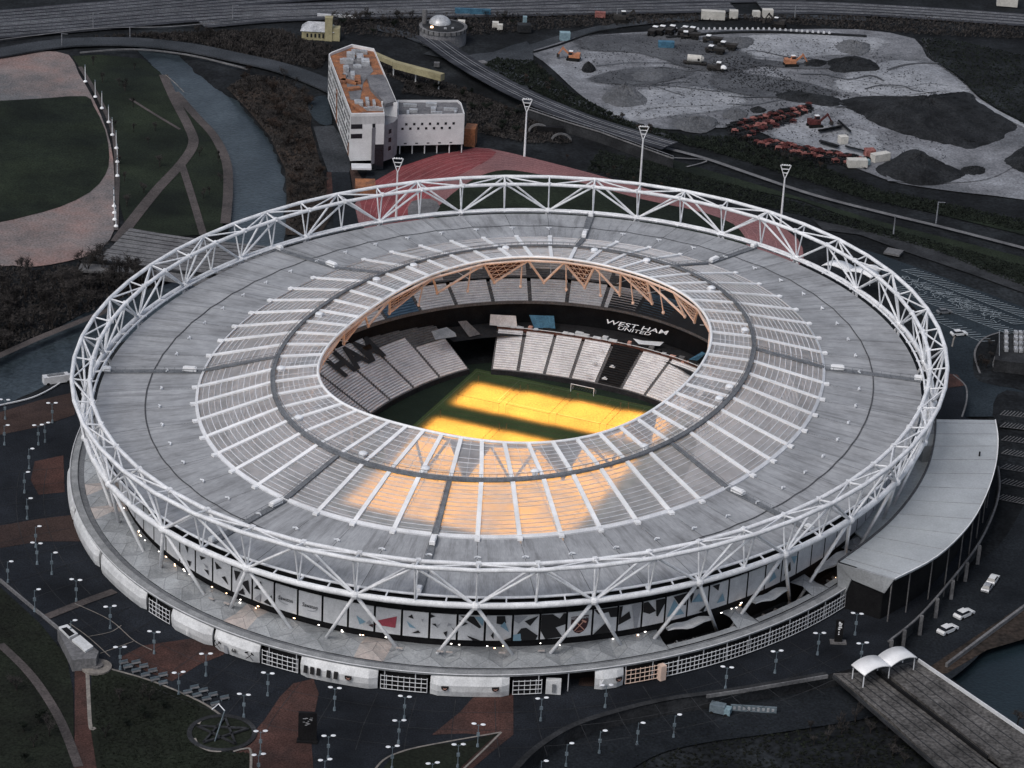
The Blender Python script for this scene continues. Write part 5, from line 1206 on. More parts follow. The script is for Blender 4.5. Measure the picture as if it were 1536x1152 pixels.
# viaduct side with openings under the railway
vd = empty('railway_viaduct', at(880, 200, 0), 0, 'dark concrete railway viaduct with arched openings behind the floodlight masts', 'viaduct'); vb = vd.location.copy()
Pv = [(790, 165), (840, 182), (900, 200), (960, 222), (1010, 240)]
mb = MB(); A = [at(*p, 3.4)-vb for p in Pv]; mb.ribbon(A, [Vector((p.x, p.y, -.3)) for p in A]); part('side_wall', mb, CONCD, vd)
mb = MB(); mb.path([p+up(.5) for p in A], .35, 5); part('parapet', mb, CONC, vd)
mb = MB(); mb.path([p+up(1.6)+Vector((0, -.4, 0)) for p in A], .12, 4); part('parapet_rail', mb, RAIL, vd)
for i in range(26): 
    p = A[0]+(A[-1]-A[0])*0; t = i/25*(len(A)-1); j = min(int(t), len(A)-2); p = lerp(A[j], A[j+1], t-j); mb = MB(); mb.tube(p+up(.4), p+up(1.6), .08, 4); part('rail_post', mb, RAIL, vd)
for x, y in ((808, 196), (842, 210)):
    p = at(x, y, 0)-vb; mb = MB(); A2 = []; B2 = []
    for i in range(11): t = math.pi*i/10; A2.append((p.x-4*math.cos(t), p.y-1.5, 3.2*math.sin(t))); B2.append((p.x-3.2*math.cos(t), p.y-1.5, 2.5*math.sin(t)))
    mb.slab(A2, B2, .6, Vector((0, -1, 0))); part('arch_ring', mb, CONC, vd)
mb = MB(); p = at(825, 200, 0)-vb; mb.box(p+Vector((0, 1.0, 1)), (10, 2, 2.8)); part('opening', mb, BLACK, vd)
# pavilion at lower left
pvn = empty('kiosk_pavilion', at(118, 975, 4), 0, 'white boxy pavilion with open roof well at the lower left podium edge', 'kiosk'); pb_ = pvn.location.copy()
P = ccw([at(*p, 7.5)-pb_ for p in ((86, 942), (101, 936), (148, 975), (144, 986), (108, 988), (104, 978))])
mb = MB(); mb.prism([(p.x, p.y) for p in P], 0, 3.2); part('wall', mb, CONC, pvn)
for px in (((88, 941), (101, 937), (117, 951), (104, 957)), ((108, 960), (120, 953), (140, 970), (128, 977))):
    P2 = ccw([at(*p, 7.6)-pb_ for p in px]); mb = MB(); mb.prism([(p.x, p.y) for p in P2], 3.0, 3.75); part('roof_slab', mb, PODW, pvn)
P2 = ccw([at(*p, 7.9)-pb_ for p in ((92, 942), (100, 940), (112, 950), (104, 954))]); mb = MB(); mb.prism([(p.x, p.y) for p in P2], 3.76, 3.8); part('roof_well', mb, BLACK, pvn)
mb = MB(); mb.prism([(p.x*.98, p.y*.98-.1) for p in P], .9, 1.8); part('window_band', mb, GLASSD, pvn)
# round plinth
rd = empty('round_planter', at(145, 1002, 4.1), 0, 'round stone plinth at the corner of the lower left lawn', 'plinth'); mb = MB()
mb.prism([(3.6*math.cos(t), 3.6*math.sin(t)) for t in [2*math.pi*i/24 for i in range(24)]], 0, .5); part('base', mb, STONE, rd)
mb = MB(); mb.prism([(1.5*math.cos(t), 1.5*math.sin(t)) for t in [2*math.pi*i/16 for i in range(16)]], .5, 1.0); part('seat_block', mb, TREAD, rd)
# sunken star play circle
ps = empty('star_planter', at(333, 1100, 4.1), 0, 'sunken round bed with a star of timber beams at the lower left', 'planter'); R0 = 8
mb = MB(); n = 36; C1 = [(R0*math.cos(t), R0*math.sin(t), .3) for t in [2*math.pi*i/n for i in range(n+1)]]; C2 = [(R0*.86*math.cos(t), R0*.86*math.sin(t), .3) for t in [2*math.pi*i/n for i in range(n+1)]]
mb.slab(C1[::-1], C2[::-1], .3); part('rim', mb, CONCD, ps)
mb = MB(); mb.prism([(p[0], p[1]) for p in C2[:-1]], -.1, .08); part('bed', mb, GRASSD, ps)
sp = [(6.2*math.cos(R_(90+144*i)), 6.2*math.sin(R_(90+144*i)), .7) for i in range(5)]
for i in range(5): mb = MB(); mb.beam(sp[i], sp[(i+1) % 5], .5, .4); part('timber', mb, CONCD, ps)
band('kerb_line', [(298, 1086), (302, 1080), (318, 1074), (330, 1072)], .6, PZ+.35, STONE); band('kerb_line', [(292, 1107), (298, 1118), (315, 1126), (332, 1127)], .6, PZ+.35, STONE); band('kerb_line', [(350, 1127), (366, 1123), (376, 1126), (376, 1160)], .6, PZ+.35, STONE)
cl = empty('crane_lamp', at(322, 1112, 4.1), 0, 'tall slender bent arm lamp leaning over the star bed', 'lamp'); mb = MB()
q1 = at(337, 1066, 12)-cl.location; q2 = at(328, 1056, 12)-cl.location; mb.path([(0, 0, 0), lerp(Vector(), q1, .5), q1], .16, 6); part('mast', mb, LPOST, cl)
mb = MB(); mb.path([q1, q2, at(318, 1064, 11.5)-cl.location], .14, 5); part('arm', mb, LAMPH, cl)
# dark screen and totem
sc = empty('dark_screen', at(461, 1112, 4), 0, 'tall dark information screen on the plaza beside reddish paving', 'screen'); mb = MB(); mb.box((0, 0, 4.0), (4.2, .8, 7.4)); part('cabinet', mb, BLACK, sc)
sr = random.Random(2); mb = MB()
mb.box((0, -.2, .25), (4.8, 1.8, .5)); part('plinth', mb, BLACK, sc)
for i in range(14): mb = MB(); mb.box((sr.uniform(-.9, .9), -.43, sr.uniform(4.2, 6.6)), (sr.uniform(.3, .8), .05, .12)); part('screen_mark', mb, METAL, sc)
tt = empty('totem_sign', at(1257, 964, 4), 0, 'black totem sign with white vertical lettering beside the lattice screen', 'sign'); mb = MB(); mb.box((0, 0, 3.2), (1.9, .7, 6.4)); part('post_box', mb, BLACK, tt)
mb = MB(); mb.box((0, 0, .2), (4, 2, .4)); part('plinth', mb, TREAD, tt)
for z_, w_ in ((5.9, .5), (5.5, .9), (5.0, .7), (4.5, .9), (4.0, .5), (3.2, .3), (2.6, .35)): mb = MB(); mb.box((-.1+.2*(w_ > .6), -.38, z_), (w_, .06, .3)); part('sign_mark', mb, RIBW, tt)
# ring of benches
bt = empty('bench', (0, 0, 0)); mb = MB(); mb.box((0, 0, .45), (2.2, .7, .12)); part('seat', mb, CONC, bt); 
mb = MB(); mb.box((0, .4, .8), (2.2, .1, .5)); part('backrest', mb, LPOST, bt)
for x in (-.9, .9): mb = MB(); mb.box((x, 0, .2), (.12, .6, .4)); part('leg', mb, LPOST, bt)
freeze(bt); bt['group'] = 'slatted benches on the lower left podium'; bt['category'] = 'bench'
bl = [(595, 470), (655, 470), (615, 490), (655, 510), (692, 488), (735, 510), (700, 530), (785, 530), (745, 550), (785, 568), (935, 590), (978, 605), (903, 612), (948, 628), (1025, 625), (993, 645), (1080, 640), (1035, 670)]
ordn = ['first', 'second', 'third', 'fourth', 'fifth', 'sixth', 'seventh', 'eighth', 'ninth', 'tenth', 'eleventh', 'twelfth', 'thirteenth', 'fourteenth', 'fifteenth', 'sixteenth', 'seventeenth', 'eighteenth', 'nineteenth', 'twentieth'] + ['%d-th' % i for i in range(21, 80)]
rowA = sorted(bl[:10]); rowB = sorted(bl[10:])
for nm, rw in (('by the reddish paving', rowA), ('nearer the star bed', rowB)):
    for i, (x, y) in enumerate(rw):
        lab = 'pale slatted bench, %s from the left in the cluster %s' % (ordn[i], nm); p = at(x/3.2, 850+y/3.2, 4.05)
        if nm[0] == 'b' and i == 0: bt.location = p; bt.rotation_euler.z = .5; bt['label'] = lab
        else: copy_thing(bt, p, .5, lab)
# ================================================================== LAMPS
def lamp_proto(two):
    o = empty('street_lamp', (0, 0, 0)); mb = MB(); mb.tube((0, 0, 0), (0, 0, 6.0), .13, 6, .08); part('post', mb, LPOST, o)
    mb = MB(); mb.tube((0, 0, 0), (0, 0, .9), .38, 8, .26); part('base', mb, LPOST, o)
    for s_ in ((-1, 1) if two else (1,)):
        mb = MB(); mb.tube((0, 0, 5.6), (s_*.95, 0, 6.15), .06, 4); part('arm', mb, LPOST, o)
        mb = MB(); mb.dome((s_*1.05, -.1, 6.2), .60, .50, .12, 12, 2, True); part('lamp_head', mb, LAMPH, o)
    mb = MB(); mb.box((0, 0, 3.4), (.7, .3, .9)); part('banner_box', mb, LPOST, o); freeze(o); o['category'] = 'street lamp'; return o
lp = lamp_proto(True); lp['group'] = 'twin headed lamps on the podium'
l1 = lamp_proto(False); l1['group'] = 'single headed lamps'
LH = [(51.5, 884, 1), (114, 869, 2), (165, 909, 2), (106, 930, 1), (231, 947, 2), (180, 970, 2), (309, 980, 2), (268, 1008, 2), (402, 1009, 2), (366, 1041, 2), (391, 1096, 2), (388, 1131, 2),
 (502.5, 1031, 2), (607.5, 1044, 2), (599, 1080, 2), (493, 1103, 2), (487.6, 1139, 2), (589, 1119, 2), (649, 1144, 2), (688, 1116, 2), (718, 1085.6, 2), (813, 1046.6, 2), (851, 1115, 1), (812.6, 1140, 1), (910, 1027, 2), (1013, 1072, 1), (958, 1083, 1), (901, 1095.6, 1),
 (1091, 1000, 2), (1165.5, 976, 2), (1229.5, 949, 2), (1286, 919.6, 2), (1294, 964, 2), (7, 599, 2), (78, 604, 2), (6, 637, 1), (57, 637, 2), (67, 633, 1), (43, 672, 1), (36, 708, 1), (40, 747, 1), (53, 789, 1), (77, 829, 1), (11, 841, 1), (55, 814, 2)]
cnt = [0, 0]
LH.sort()
for x, y, n in LH:
    p = at(x, y, 10.2); p.z = 4.0; n_ = cnt[n-1]; cnt[n-1] += 1
    if x > 1000 and y > 1060 or (n == 1 and y > 1060 and x > 800): p = at(x, y, 6.2); p.z = 0
    where = 'left of the stadium' if x < 130 else 'by the lower left benches' if x < 420 else 'in front of the kiosks' if x < 780 else 'by the curved wall' if x < 1000 else 'along the lattice screen'
    lab = '%s headed pale lamp %s, %s such lamp counted from the left' % (('single', 'twin')[n-1], where, ordn[n_]); o = (l1, lp)[n-1]
    if n_ == 0: o.location = p; o['label'] = lab
    else: copy_thing(o, p, (0.15, -.1, .3)[n_ % 3], lab)
# thin white masts along the promenade
pm = empty('promenade_mast', (0, 0, 0)); mb = MB(); mb.tube((0, 0, 0), (0, 0, 6.5), .16, 6, .12); part('post', mb, LAMPH, pm)
mb = MB(); mb.dome((0, 0, .1), .8, .8, .7, 8, 3); part('base', mb, RIBW, pm); mb = MB(); mb.box((0, 0, 6.6), (.35, .35, .6)); part('lantern', mb, LPOST, pm); freeze(pm)
pm['category'] = 'lamp post'; pm['group'] = 'white masts along the promenade'
mp = [(128, 123), (143, 146), (153, 163), (163, 184), (168.5, 203), (174.5, 223), (176, 243.5), (176, 264.5), (171, 310), (171.5, 320), (172, 330), (174, 340)]
for i, (x, y) in enumerate(mp):
    lab = 'slim white mast beside the promenade curve, %s from the far end' % ordn[i]; p = at(x, y, .2)
    if i == 0: pm.location = p; pm['label'] = lab
    else: copy_thing(pm, p, 0, lab)
# floodlight masts
fm = empty('floodlight_mast', (0, 0, 0)); mb = MB(); mb.tube((0, 0, 0), (0, 0, 17.5), .42, 8, .26); part('mast', mb, WHITE, fm)
mb = MB()
for a, b in (((0, 0, 17), (-1.8, 0, 22)), ((0, 0, 17), (1.8, 0, 22)), ((-1.8, 0, 22), (1.8, 0, 22)), ((-1.25, 0, 20.6), (1.25, 0, 20.6)), ((-.75, 0, 19.2), (.75, 0, 19.2))): mb.tube(a, b, .17, 5)
part('head_frame', mb, WHITE, fm)
for i in range(4): mb = MB(); mb.box((-1.2+.8*i, -.25, 22.2), (.5, .3, .4)); part('floodlight', mb, RIBW, fm)
freeze(fm); fm['category'] = 'floodlight'; fm['group'] = 'white floodlight masts round the running track'
for i, ((x, y), lab) in enumerate((((597, 238), 'white floodlight mast by the red bend, leftmost, in front of the white block'), ((791, 149), 'white floodlight mast standing behind the running track, second from left'), ((966, 190), 'tall white floodlight mast on the scrubby bank, third from left'), ((1179, 248), 'white floodlight mast at the far right end of the running track'))):
    p = at(x, y, 22); p.z = 0
    if i == 0: fm.location = p; fm['label'] = lab
    else: copy_thing(fm, p, 0, lab)
# rail gantries
for i, (x, y, h, lab) in enumerate(((140, 44, 7, 'overhead line mast beside the railway at the top left'), (349, 32, 7, 'overhead line mast standing over the embankment top left of centre'), (93, 72, 6, 'slim overhead line mast near the top left road'), (195, 58, 5, 'short signal post beside the curving road'), (1192, 28, 6, 'overhead line post by the cream cabins'), (1404, 335, 8, 'thin grey line post on the grass bank at right'), (1340, 352, 7, 'thin grey line post nearest the car park'), (925, 33, 6, 'thin site mast behind the dark excavator'))):
    g = empty('line_mast', at(x, y, 0), 0, lab, 'mast'); mb = MB(); mb.tube((0, 0, 0), (0, 0, h), .28, 6, .2); part('post', mb, RAIL, g); mb = MB(); mb.beam((0, 0, h), (2.4, 0, h), .2, .2); part('arm', mb, RAIL, g)
# ================================================================== YARD: heaps and machines
hr = random.Random(21)
def heap(outline, h, mat, label, ridge=.35):
    P = smooth(outline, 5, True); P = [at(p[0], p[1], .2) for p in P]
    if sum(P[i].x*P[(i+1) % len(P)].y-P[(i+1) % len(P)].x*P[i].y for i in range(len(P))) < 0: P = P[::-1]
    c = sum(P, Vector())/len(P); n = len(P); m_ = 14; a = hr.uniform(0, 6); V = [(0, 0, h)]; ph_ = [hr.uniform(0, 6) for _ in range(4)]
    for j in range(1, m_+1):
        r_ = j/m_
        for i in range(n):
            d = P[i]-c; t = 6.283*i/n; jit = hr.uniform(-.035, .035) if j < m_ else hr.uniform(-.02, .05)
            z = h*(1-r_)**(.8+.25*math.sin(2*t+ph_[0]))*(1+.22*math.sin(3*t+ph_[1])*r_)+(hr.uniform(-.16, .16)*min(h, 3)/2+.10*h*math.sin(7*t+ph_[2]+5*r_)*(1-r_)) if j < m_ else -.15
            V.append((d.x*(r_+jit), d.y*(r_+jit), z))
    F = [(0, 1+i, 1+(i+1) % n) for i in range(n)]
    for j in range(m_-1):
        for i in range(n): F.append((1+j*n+i, 1+(j+1)*n+i, 1+(j+1)*n+(i+1) % n, 1+j*n+(i+1) % n))
    mb = MB(); mb.add(V, F); o = part('spoil_heap', mb, mat); o.location = c; tag(o, label, 'spoil heap')
def ell(x, y, w_, h_): return [(x+w_/2*math.cos(t)*hr.uniform(.88, 1.1), y+h_/2*math.sin(t)*hr.uniform(.85, 1.12)) for t in [6.283*i/9 for i in range(9)]]
heap([(903, 148), (918, 132), (930, 128), (945, 132), (972, 151), (955, 160), (925, 160)], 4.6, HEAPG, 'grey gravel cone nearest the left end of the yard')
heap(ell(975, 112, 58, 22), 1.1, HEAPG, 'low flat grey gravel spread left of the cream tanker')
heap(ell(1045, 185, 68, 26), 2.6, HEAPG, 'grey gravel mound at the near edge, left of the red frames')
heap(ell(1103, 172, 38, 17), 1.8, HEAPG, 'small grey mound just left of the red frame row')
heap(ell(1138, 165, 26, 9), 1.4, HEAPD, 'smallest dark mound beside the red frame row')
heap(ell(1105, 64, 58, 19), 1.8, HEAPG, 'oval grey heap behind the row of dumpers')
heap(ell(1281, 73, 56, 20), 3.2, HEAPG, 'grey cone of gravel standing on the far pale area')
heap([(1240, 92), (1262, 88), (1290, 86), (1318, 96), (1316, 106), (1280, 108), (1262, 109), (1244, 104)], 3.0, HEAPD, 'dark scrubby spoil heap in the middle of the pale area')
heap([(1205, 94), (1225, 90), (1240, 92), (1236, 99), (1220, 101)], 1.6, HEAPD, 'small dark heap beside the salmon excavator')
heap([(1255, 152), (1285, 145), (1318, 144), (1345, 149), (1372, 152), (1400, 150), (1440, 143), (1458, 141), (1478, 160), (1522, 184), (1510, 202), (1462, 221), (1425, 217), (1370, 204), (1310, 184), (1290, 170)], 6.5, HEAPD, 'largest dark spoil hill, broad and flat topped, at the right of the yard')
heap([(1160, 142), (1190, 136), (1230, 142), (1262, 150), (1250, 160), (1210, 155), (1175, 150)], 1.8, HEAPD, 'long dark ridge behind the red frame row')
heap([(1314, 252), (1340, 238), (1366, 229), (1385, 230), (1410, 244), (1452, 262), (1425, 274), (1380, 278), (1335, 268)], 5.6, HEAPD, 'dark pointed spoil hill at the near right corner of the yard')
heap(ell(1460, 256, 40, 16), 1.8, HEAPD, 'small dark mound right of the pointed hill')
heap([(1505, 242), (1530, 222), (1560, 215), (1600, 230), (1600, 260), (1550, 262), (1520, 252)], 4, HEAPD, 'dark spoil hill cut by the right edge')
heap(ell(883, 104, 20, 12), 3.0, HEAPD, 'round black heap in front of the orange excavator')
def excavator(px, py, rz, mat, label, s=1.):
    o = empty('excavator', at(px, py, .2), rz, label, 'excavator'); o.scale = (s,)*3
    for y in (-1.2, 1.2):
        mb = MB(); mb.prism([(-2.0, y-.32), (2.0, y-.32), (2.0, y+.32), (-2.0, y+.32)], .0, .9); mb.tube((-2, y-.32, .45), (-2, y+.32, .45), .45, 10); mb.tube((2, y-.32, .45), (2, y+.32, .45), .45, 10); part('track', mb, TYRE, o)
    mb = MB(); mb.box((-.4, 0, 1.7), (3.8, 2.6, 1.2)); mb.box((-1.6, 0, 2.4), (1.4, 2.5, .5)); part('body', mb, mat, o)
    cb_ = MB(); cb_.box((.9, .8, 2.4), (1.3, 1.1, 1.9)); c_ = part('cab', cb_, mat, o); mb = MB(); mb.box((1.0, .8, 2.6), (1.34, 1.14, .9)); part('cab_glass', mb, GLASSD, c_)
    mb = MB(); mb.box((.85, .8, 3.45), (1.4, 1.2, .15)); part('cab_roof', mb, RIBW, o)
    mb = MB(); mb.beam((1.2, -.3, 2.0), (4.0, -.3, 4.4), .45, .6); part('boom', mb, mat, o)
    mb = MB(); mb.beam((3.9, -.3, 4.5), (5.6, -.3, 1.8), .35, .45); part('dipper', mb, mat, o)
    mb = MB(); mb.hexa([(5.0, -.9, .6), (5.9, -.9, .4), (5.9, .3, .4), (5.0, .3, .6)], [(5.1, -.9, 1.6), (6.0, -.9, 1.7), (6.0, .3, 1.7), (5.1, .3, 1.6)]); part('bucket', mb, MACHD, o); return o
excavator(860, 90, 3.0, MACHO, 'orange excavator with white cab roof beside the round black heap', 1.15)
excavator(1186, 99, .2, MACHO, 'salmon orange excavator parked at the near side of the dark ridge', 1.2)
excavator(931, 33, .1, MACHD, 'dark excavator with raised boom on the far kerb of the yard', 1.3)
excavator(1168, 40, 2.8, MACHD, 'dark tracked excavator beside the far cream cabins', 1.2)
excavator(1222, 190, .3, MACHR, 'dull red excavator standing among the frames in the compound', 1.2)
def dumper(proto=None):
    o = empty('dumper_truck', (0, 0, 0)); mb = MB()
    mb.hexa([(-3.2, -1.1, 1.3), (.8, -1.1, 1.3), (.8, 1.1, 1.3), (-3.2, 1.1, 1.3)], [(-4.0, -1.5, 2.7), (1.0, -1.5, 2.5), (1.0, 1.5, 2.5), (-4.0, 1.5, 2.7)]); part('skip', mb, MACHD, o)
    mb = MB(); mb.box((2.2, 0, 1.9), (1.7, 1.9, 1.9)); cb_ = part('cab', mb, MACHD, o); mb = MB(); mb.box((2.2, 0, 2.2), (1.75, 1.95, .8)); part('cab_glass', mb, GLASSD, cb_)
    mb = MB(); mb.box((2.2, 0, 3.0), (1.9, 2.1, .22)); part('cab_roof', mb, RIBW, o)
    mb = MB(); mb.box((3.8, 0, 1.4), (1.6, 1.7, 1.0)); part('bonnet', mb, MACHD, o); mb = MB(); mb.box((0, 0, 1.0), (6.4, .9, .4)); part('chassis', mb, MACHD, o)
    for x in (-2.6, -1.0, 3.4):
        for y in (-1.3, 1.3): mb = MB(); mb.tube((x, y-.3, .75), (x, y+.3, .75), .75, 12); part('wheel', mb, TYRE, o)
    freeze(o); o['category'] = 'dumper truck'; o['group'] = 'dark dumpers with white cab roofs'; return o
dp = dumper()
for i, (x, y) in enumerate(((980, 52), (991, 51), (1006, 50.5), (1025, 52), (1036, 53), (1036, 58), (1070, 64.5), (1092, 74), (1074, 80))):
    lab = 'dark dumper truck with white cab roof, %s from the left in the line' % ordn[i] if i < 8 else 'dark dumper truck with white cab roof, parked alone nearest the cream tanker'; p = at(x, y, .3); rz = -.2 if i < 6 else -.5
    if i == 0: dp.location = p; dp.rotation_euler.z = 1.2; dp['label'] = lab
    else: copy_thing(dp, p, 1.2 if i < 5 else rz+3.3, lab)
def container(px, py, sz, rz, mat, label, z=.2, n=6, cat='container'):
    o = empty('site_container', at(px, py, z), rz, label, cat); mb = MB(); mb.box((0, 0, sz[2]/2+.1), sz); b_ = part('box', mb, mat, o)
    for i in range(n):
        mb = MB(); mb.box((-sz[0]/2+sz[0]*(i+.5)/n, -sz[1]/2-.03, sz[2]/2+.1), (.12, .08, sz[2]*.9)); part('rib', mb, mat, o)
    mb = MB(); mb.box((0, 0, sz[2]+.13), (sz[0]*1.02, sz[1]*1.02, .1)); part('roof', mb, mat, o); return o
container(847, 60, (4.2, 3.2, 3.2), .1, TEALC, 'pale blue box container left of the orange excavator')
container(999, 71, (6.5, 2.6, 2.4), .05, BLUEC, 'blue open skip in front of the dumper line')
container(1063, 28.5, (6.5, 3, 3.6), 0, CREAM, 'larger cream site cabin at the far edge, left of its pair')
container(1079, 29, (4.5, 3, 3.4), 0, CREAM, 'cream site cabin joined to the right of the larger one')
container(1100, 27, (3.6, 3, 3.2), 0, CREAM, 'small cream cabin standing alone, third along the far edge')
container(1134, 25, (3.0, 2.4, 2.4), .2, CREAM, 'tiny white cabin, fourth along the far edge')
container(1151, 26, (4.4, 3, 3.4), .1, CREAM, 'cream cabin, fifth along the far edge, beside the dark tracked excavator')
container(900, 26, (4.4, 2.4, 2.2), 0, MACHP, 'salmon container beside the road at the top of the yard')
container(1285, 250, (7.2, 3.4, 2.8), .15, CREAM, 'white container at the near corner of the red frame compound')
container(1320, 241, (7.2, 3.0, 2.8), .55, CREAM, 'white container lying right of the orange bin')
container(1304, 234, (3.6, 3.2, 2.6), .3, MACHP, 'peach orange bin at the corner of the red frame compound')
container(1264, 215, (3.2, 2.8, 2.8), .3, CREAM, 'small white cabin inside the red frame compound')
container(1300, 247, (2.0, 1.8, 1.8), .3, TEALC, 'tiny pale blue tank between the two white containers')
container(692, 40, (3, 2.5, 2.5), 0, CREAM, 'white hut by the dark trees right of the domed tank'); container(743, 41, (2.6, 2.2, 2.2), 0, CREAM, 'left of two small white huts beyond the domed tank'); container(750, 44, (2.2, 2.2, 2), 0, CREAM, 'right of two small white huts beyond the domed tank')
container(786, 47, (5.5, 4, 3), .1, CONCD, 'dark grey screening plant body near the yard gate'); container(787, 36, (1.6, 1.6, 3.2), .1, TEALC, 'pale cyan silo above the screening plant')
container(709, 22, (15, 1.2, 2.5), .05, BLUEC, 'long blue screen beside the railway'); container(1510, 8, (9, 5, 5), -.1, CREAM, 'white trackside building in the top right corner', .2, 6, 'building')
container(655, 100, (2.2, 2, 1.6), 0, CONC, 'small pale trailer on the road by the yellow walkway'); container(722, 96, (3.8, 3.2, .8), .5, CONC, 'flat pale slab lying on the apron')
container(505, 26, (16, .8, 1.0), .0, WHITE2, 'long low white trackside fence panel', .4, 18, 'fence')
container(1340, 380, (5.5, 5, .6), -.4, CONC, 'pale square roof slab right of the running track')
# tanker and tractor
o = empty('tanker_truck', at(1044, 97, .2), -.12, 'cream tanker body with dark flat trailer in the middle of the yard', 'truck')
mb = MB(); mb.box((-.5, 0, 1.0), (9.5, 2.6, .5)); part('trailer', mb, MACHD, o)
mb = MB(); mb.tube((-3.6, 0, 2.6), (2.0, 0, 2.6), 1.5, 14); mb.tube((2.0, 0, 2.6), (2.9, 0, 2.4), 1.5, 14, .9); part('tank', mb, CREAM, o, False)
mb = MB(); mb.tube((1.0, -1.53, 2.6), (1.0, -1.6, 2.6), .5, 10); part('hatch', mb, BLACK, o)
for x in (-4, -3, 2.6, 3.6):
    for y in (-1.2, 1.2): mb = MB(); mb.tube((x, y-.2, .5), (x, y+.2, .5), .5, 10); part('wheel', mb, TYRE, o)
o = empty('tractor_unit', at(1076, 106, .2), -.2, 'dark machine with white curved bonnet right of the cream tanker', 'tractor')
mb = MB(); mb.box((-1.5, 0, 1.4), (5.5, 2.6, 1.4)); part('body', mb, MACHD, o); mb = MB(); mb.dome((2.2, .2, 1.2), 1.6, 1.2, 1.3, 12, 4); part('bonnet', mb, RIBW, o); mb = MB(); mb.box((.4, 0, 2.7), (1.6, 1.8, 1.6)); part('cab', mb, MACHD, o)
mb = MB(); mb.box((.4, 0, 3.6), (1.8, 2, .2)); part('cab_roof', mb, RIBW, o)
for x in (-3, -1, 2.2):
    for y in (-1.4, 1.4): mb = MB(); mb.tube((x, y-.25, .7), (x, y+.25, .7), .7, 12); part('wheel', mb, TYRE, o)
# white marker blocks along the far kerb
mk = None
for i in range(30):
    x = 1006+i*8.2; y = 44.5+abs(i-12)*.0+(max(0, i-18))*.55; p = at(x, y, 1.0)
    mb = MB(); mb.box((0, 0, .35), (.9, .7, .7)); mb.box((0, 0, .8), (.5, .5, .3))
    if mk is None: mk = part('marker_block', mb, WHITE2); o = mk
    else: o = mk.copy(); COL.objects.link(o)
    o.location = p; tag(o, 'small white kerb marker block in the far row, %s from the left' % (ordn[i] if i < 20 else str(i+1)+'th'), 'marker', 'white marker blocks along the far kerb')
# red steel frames stacked in the compound
def frame_proto(mat):
    o = empty('steel_frame', (0, 0, 0)); mb = MB()
    for x in (-1.5, 1.5):
        mb.beam((x, -1.0, 1.5), (x, 1.0, 1.5), .2, .2)
        for y in (-1, 1): mb.beam((x, y, 0), (x, y, 1.5), .18, .18, up=(0, 1, .01))
    for y in (-1, 1): mb.beam((-1.5, y, 1.5), (1.5, y, 1.5), .2, .2); mb.beam((-1.5, y, .2), (1.5, y, .2), .2, .2)
    part('frame', mb, mat, o); mb = MB(); mb.box((0, 0, 1.2), (2.6, 1.5, .5)); part('pan', mb, mat, o); mb = MB(); mb.box((0, -.2, 1.75), (1.4, .9, .5)); part('hopper', mb, mat, o); freeze(o); return o
fp = [frame_proto(m_) for m_ in (MACHR, MACHP, HEAPD)]
used = [False]*3; fl_ = []
rowsF = [((1095, 190), (1212, 160), 34, 2), ((1103, 199), (1205, 170), 28, 1), ((1110, 205), (1190, 182), 14, 1), ((1118, 208), (1300, 242), 42, 2), ((1135, 216), (1275, 248), 26, 1)]
for a, b, n, m2 in rowsF:
    for i in range(n):
        t = i/(n-1); fl_.append((lerp(a[0], b[0], t)+hr.uniform(-1.5, 1.5), lerp(a[1], b[1], t)+hr.uniform(-1.8, 1.8)))
fl_.sort()
cn = [0]*3; colr = ('dull red', 'faded pink red', 'dark grey')
for i, (x, y) in enumerate(fl_):
    c_ = hr.choice((0, 0, 1, 2, 2)); rz = hr.uniform(-.3, .3); p = at(x, y, .25)
    row = 'diagonal row by the dark ridge' if y < 204 and x > 1090 and (y < 196 or x > 1130 and y < 206) else 'row along the grass bank'
    lab = '%s steel frame in the %s' % (colr[c_], row)
    if not used[c_]: used[c_] = True; fp[c_].location = p; fp[c_].rotation_euler.z = rz; o = fp[c_]; o['label'] = lab
    else: o = copy_thing(fp[c_], p, rz, lab)
    o['category'] = 'steel frame'; o['group'] = '%s steel frames in the %s' % (colr[c_], row); o.scale = (.8, .8, .8)
for (a, b, w_, lab) in (((1228, 195), (1262, 188), 2.2, 'dark timber stack leaning across the compound, behind the red excavator'), ((1230, 210), (1258, 218), 3.0, 'dark plank stack near the small white cabin'), ((1268, 218), (1300, 226), 1.0, 'long dark beam pile right of the small white cabin'), ((1258, 180), (1276, 196), 1.4, 'short dark girder pile at the back of the compound')):
    c = (at(*a, .3)+at(*b, .3))/2; o = empty('timber_stack', c, 0, lab, 'stack')
    for i in range(4): mb = MB(); mb.beam(at(*a, .9+i*.45)-c+Vector((0, i*.1, 0)), at(*b, .9+i*.45)-c, w_*(1-.15*i)*.5, .4); part('bundle', mb, HEAPD if i % 2 else CONCD, o)
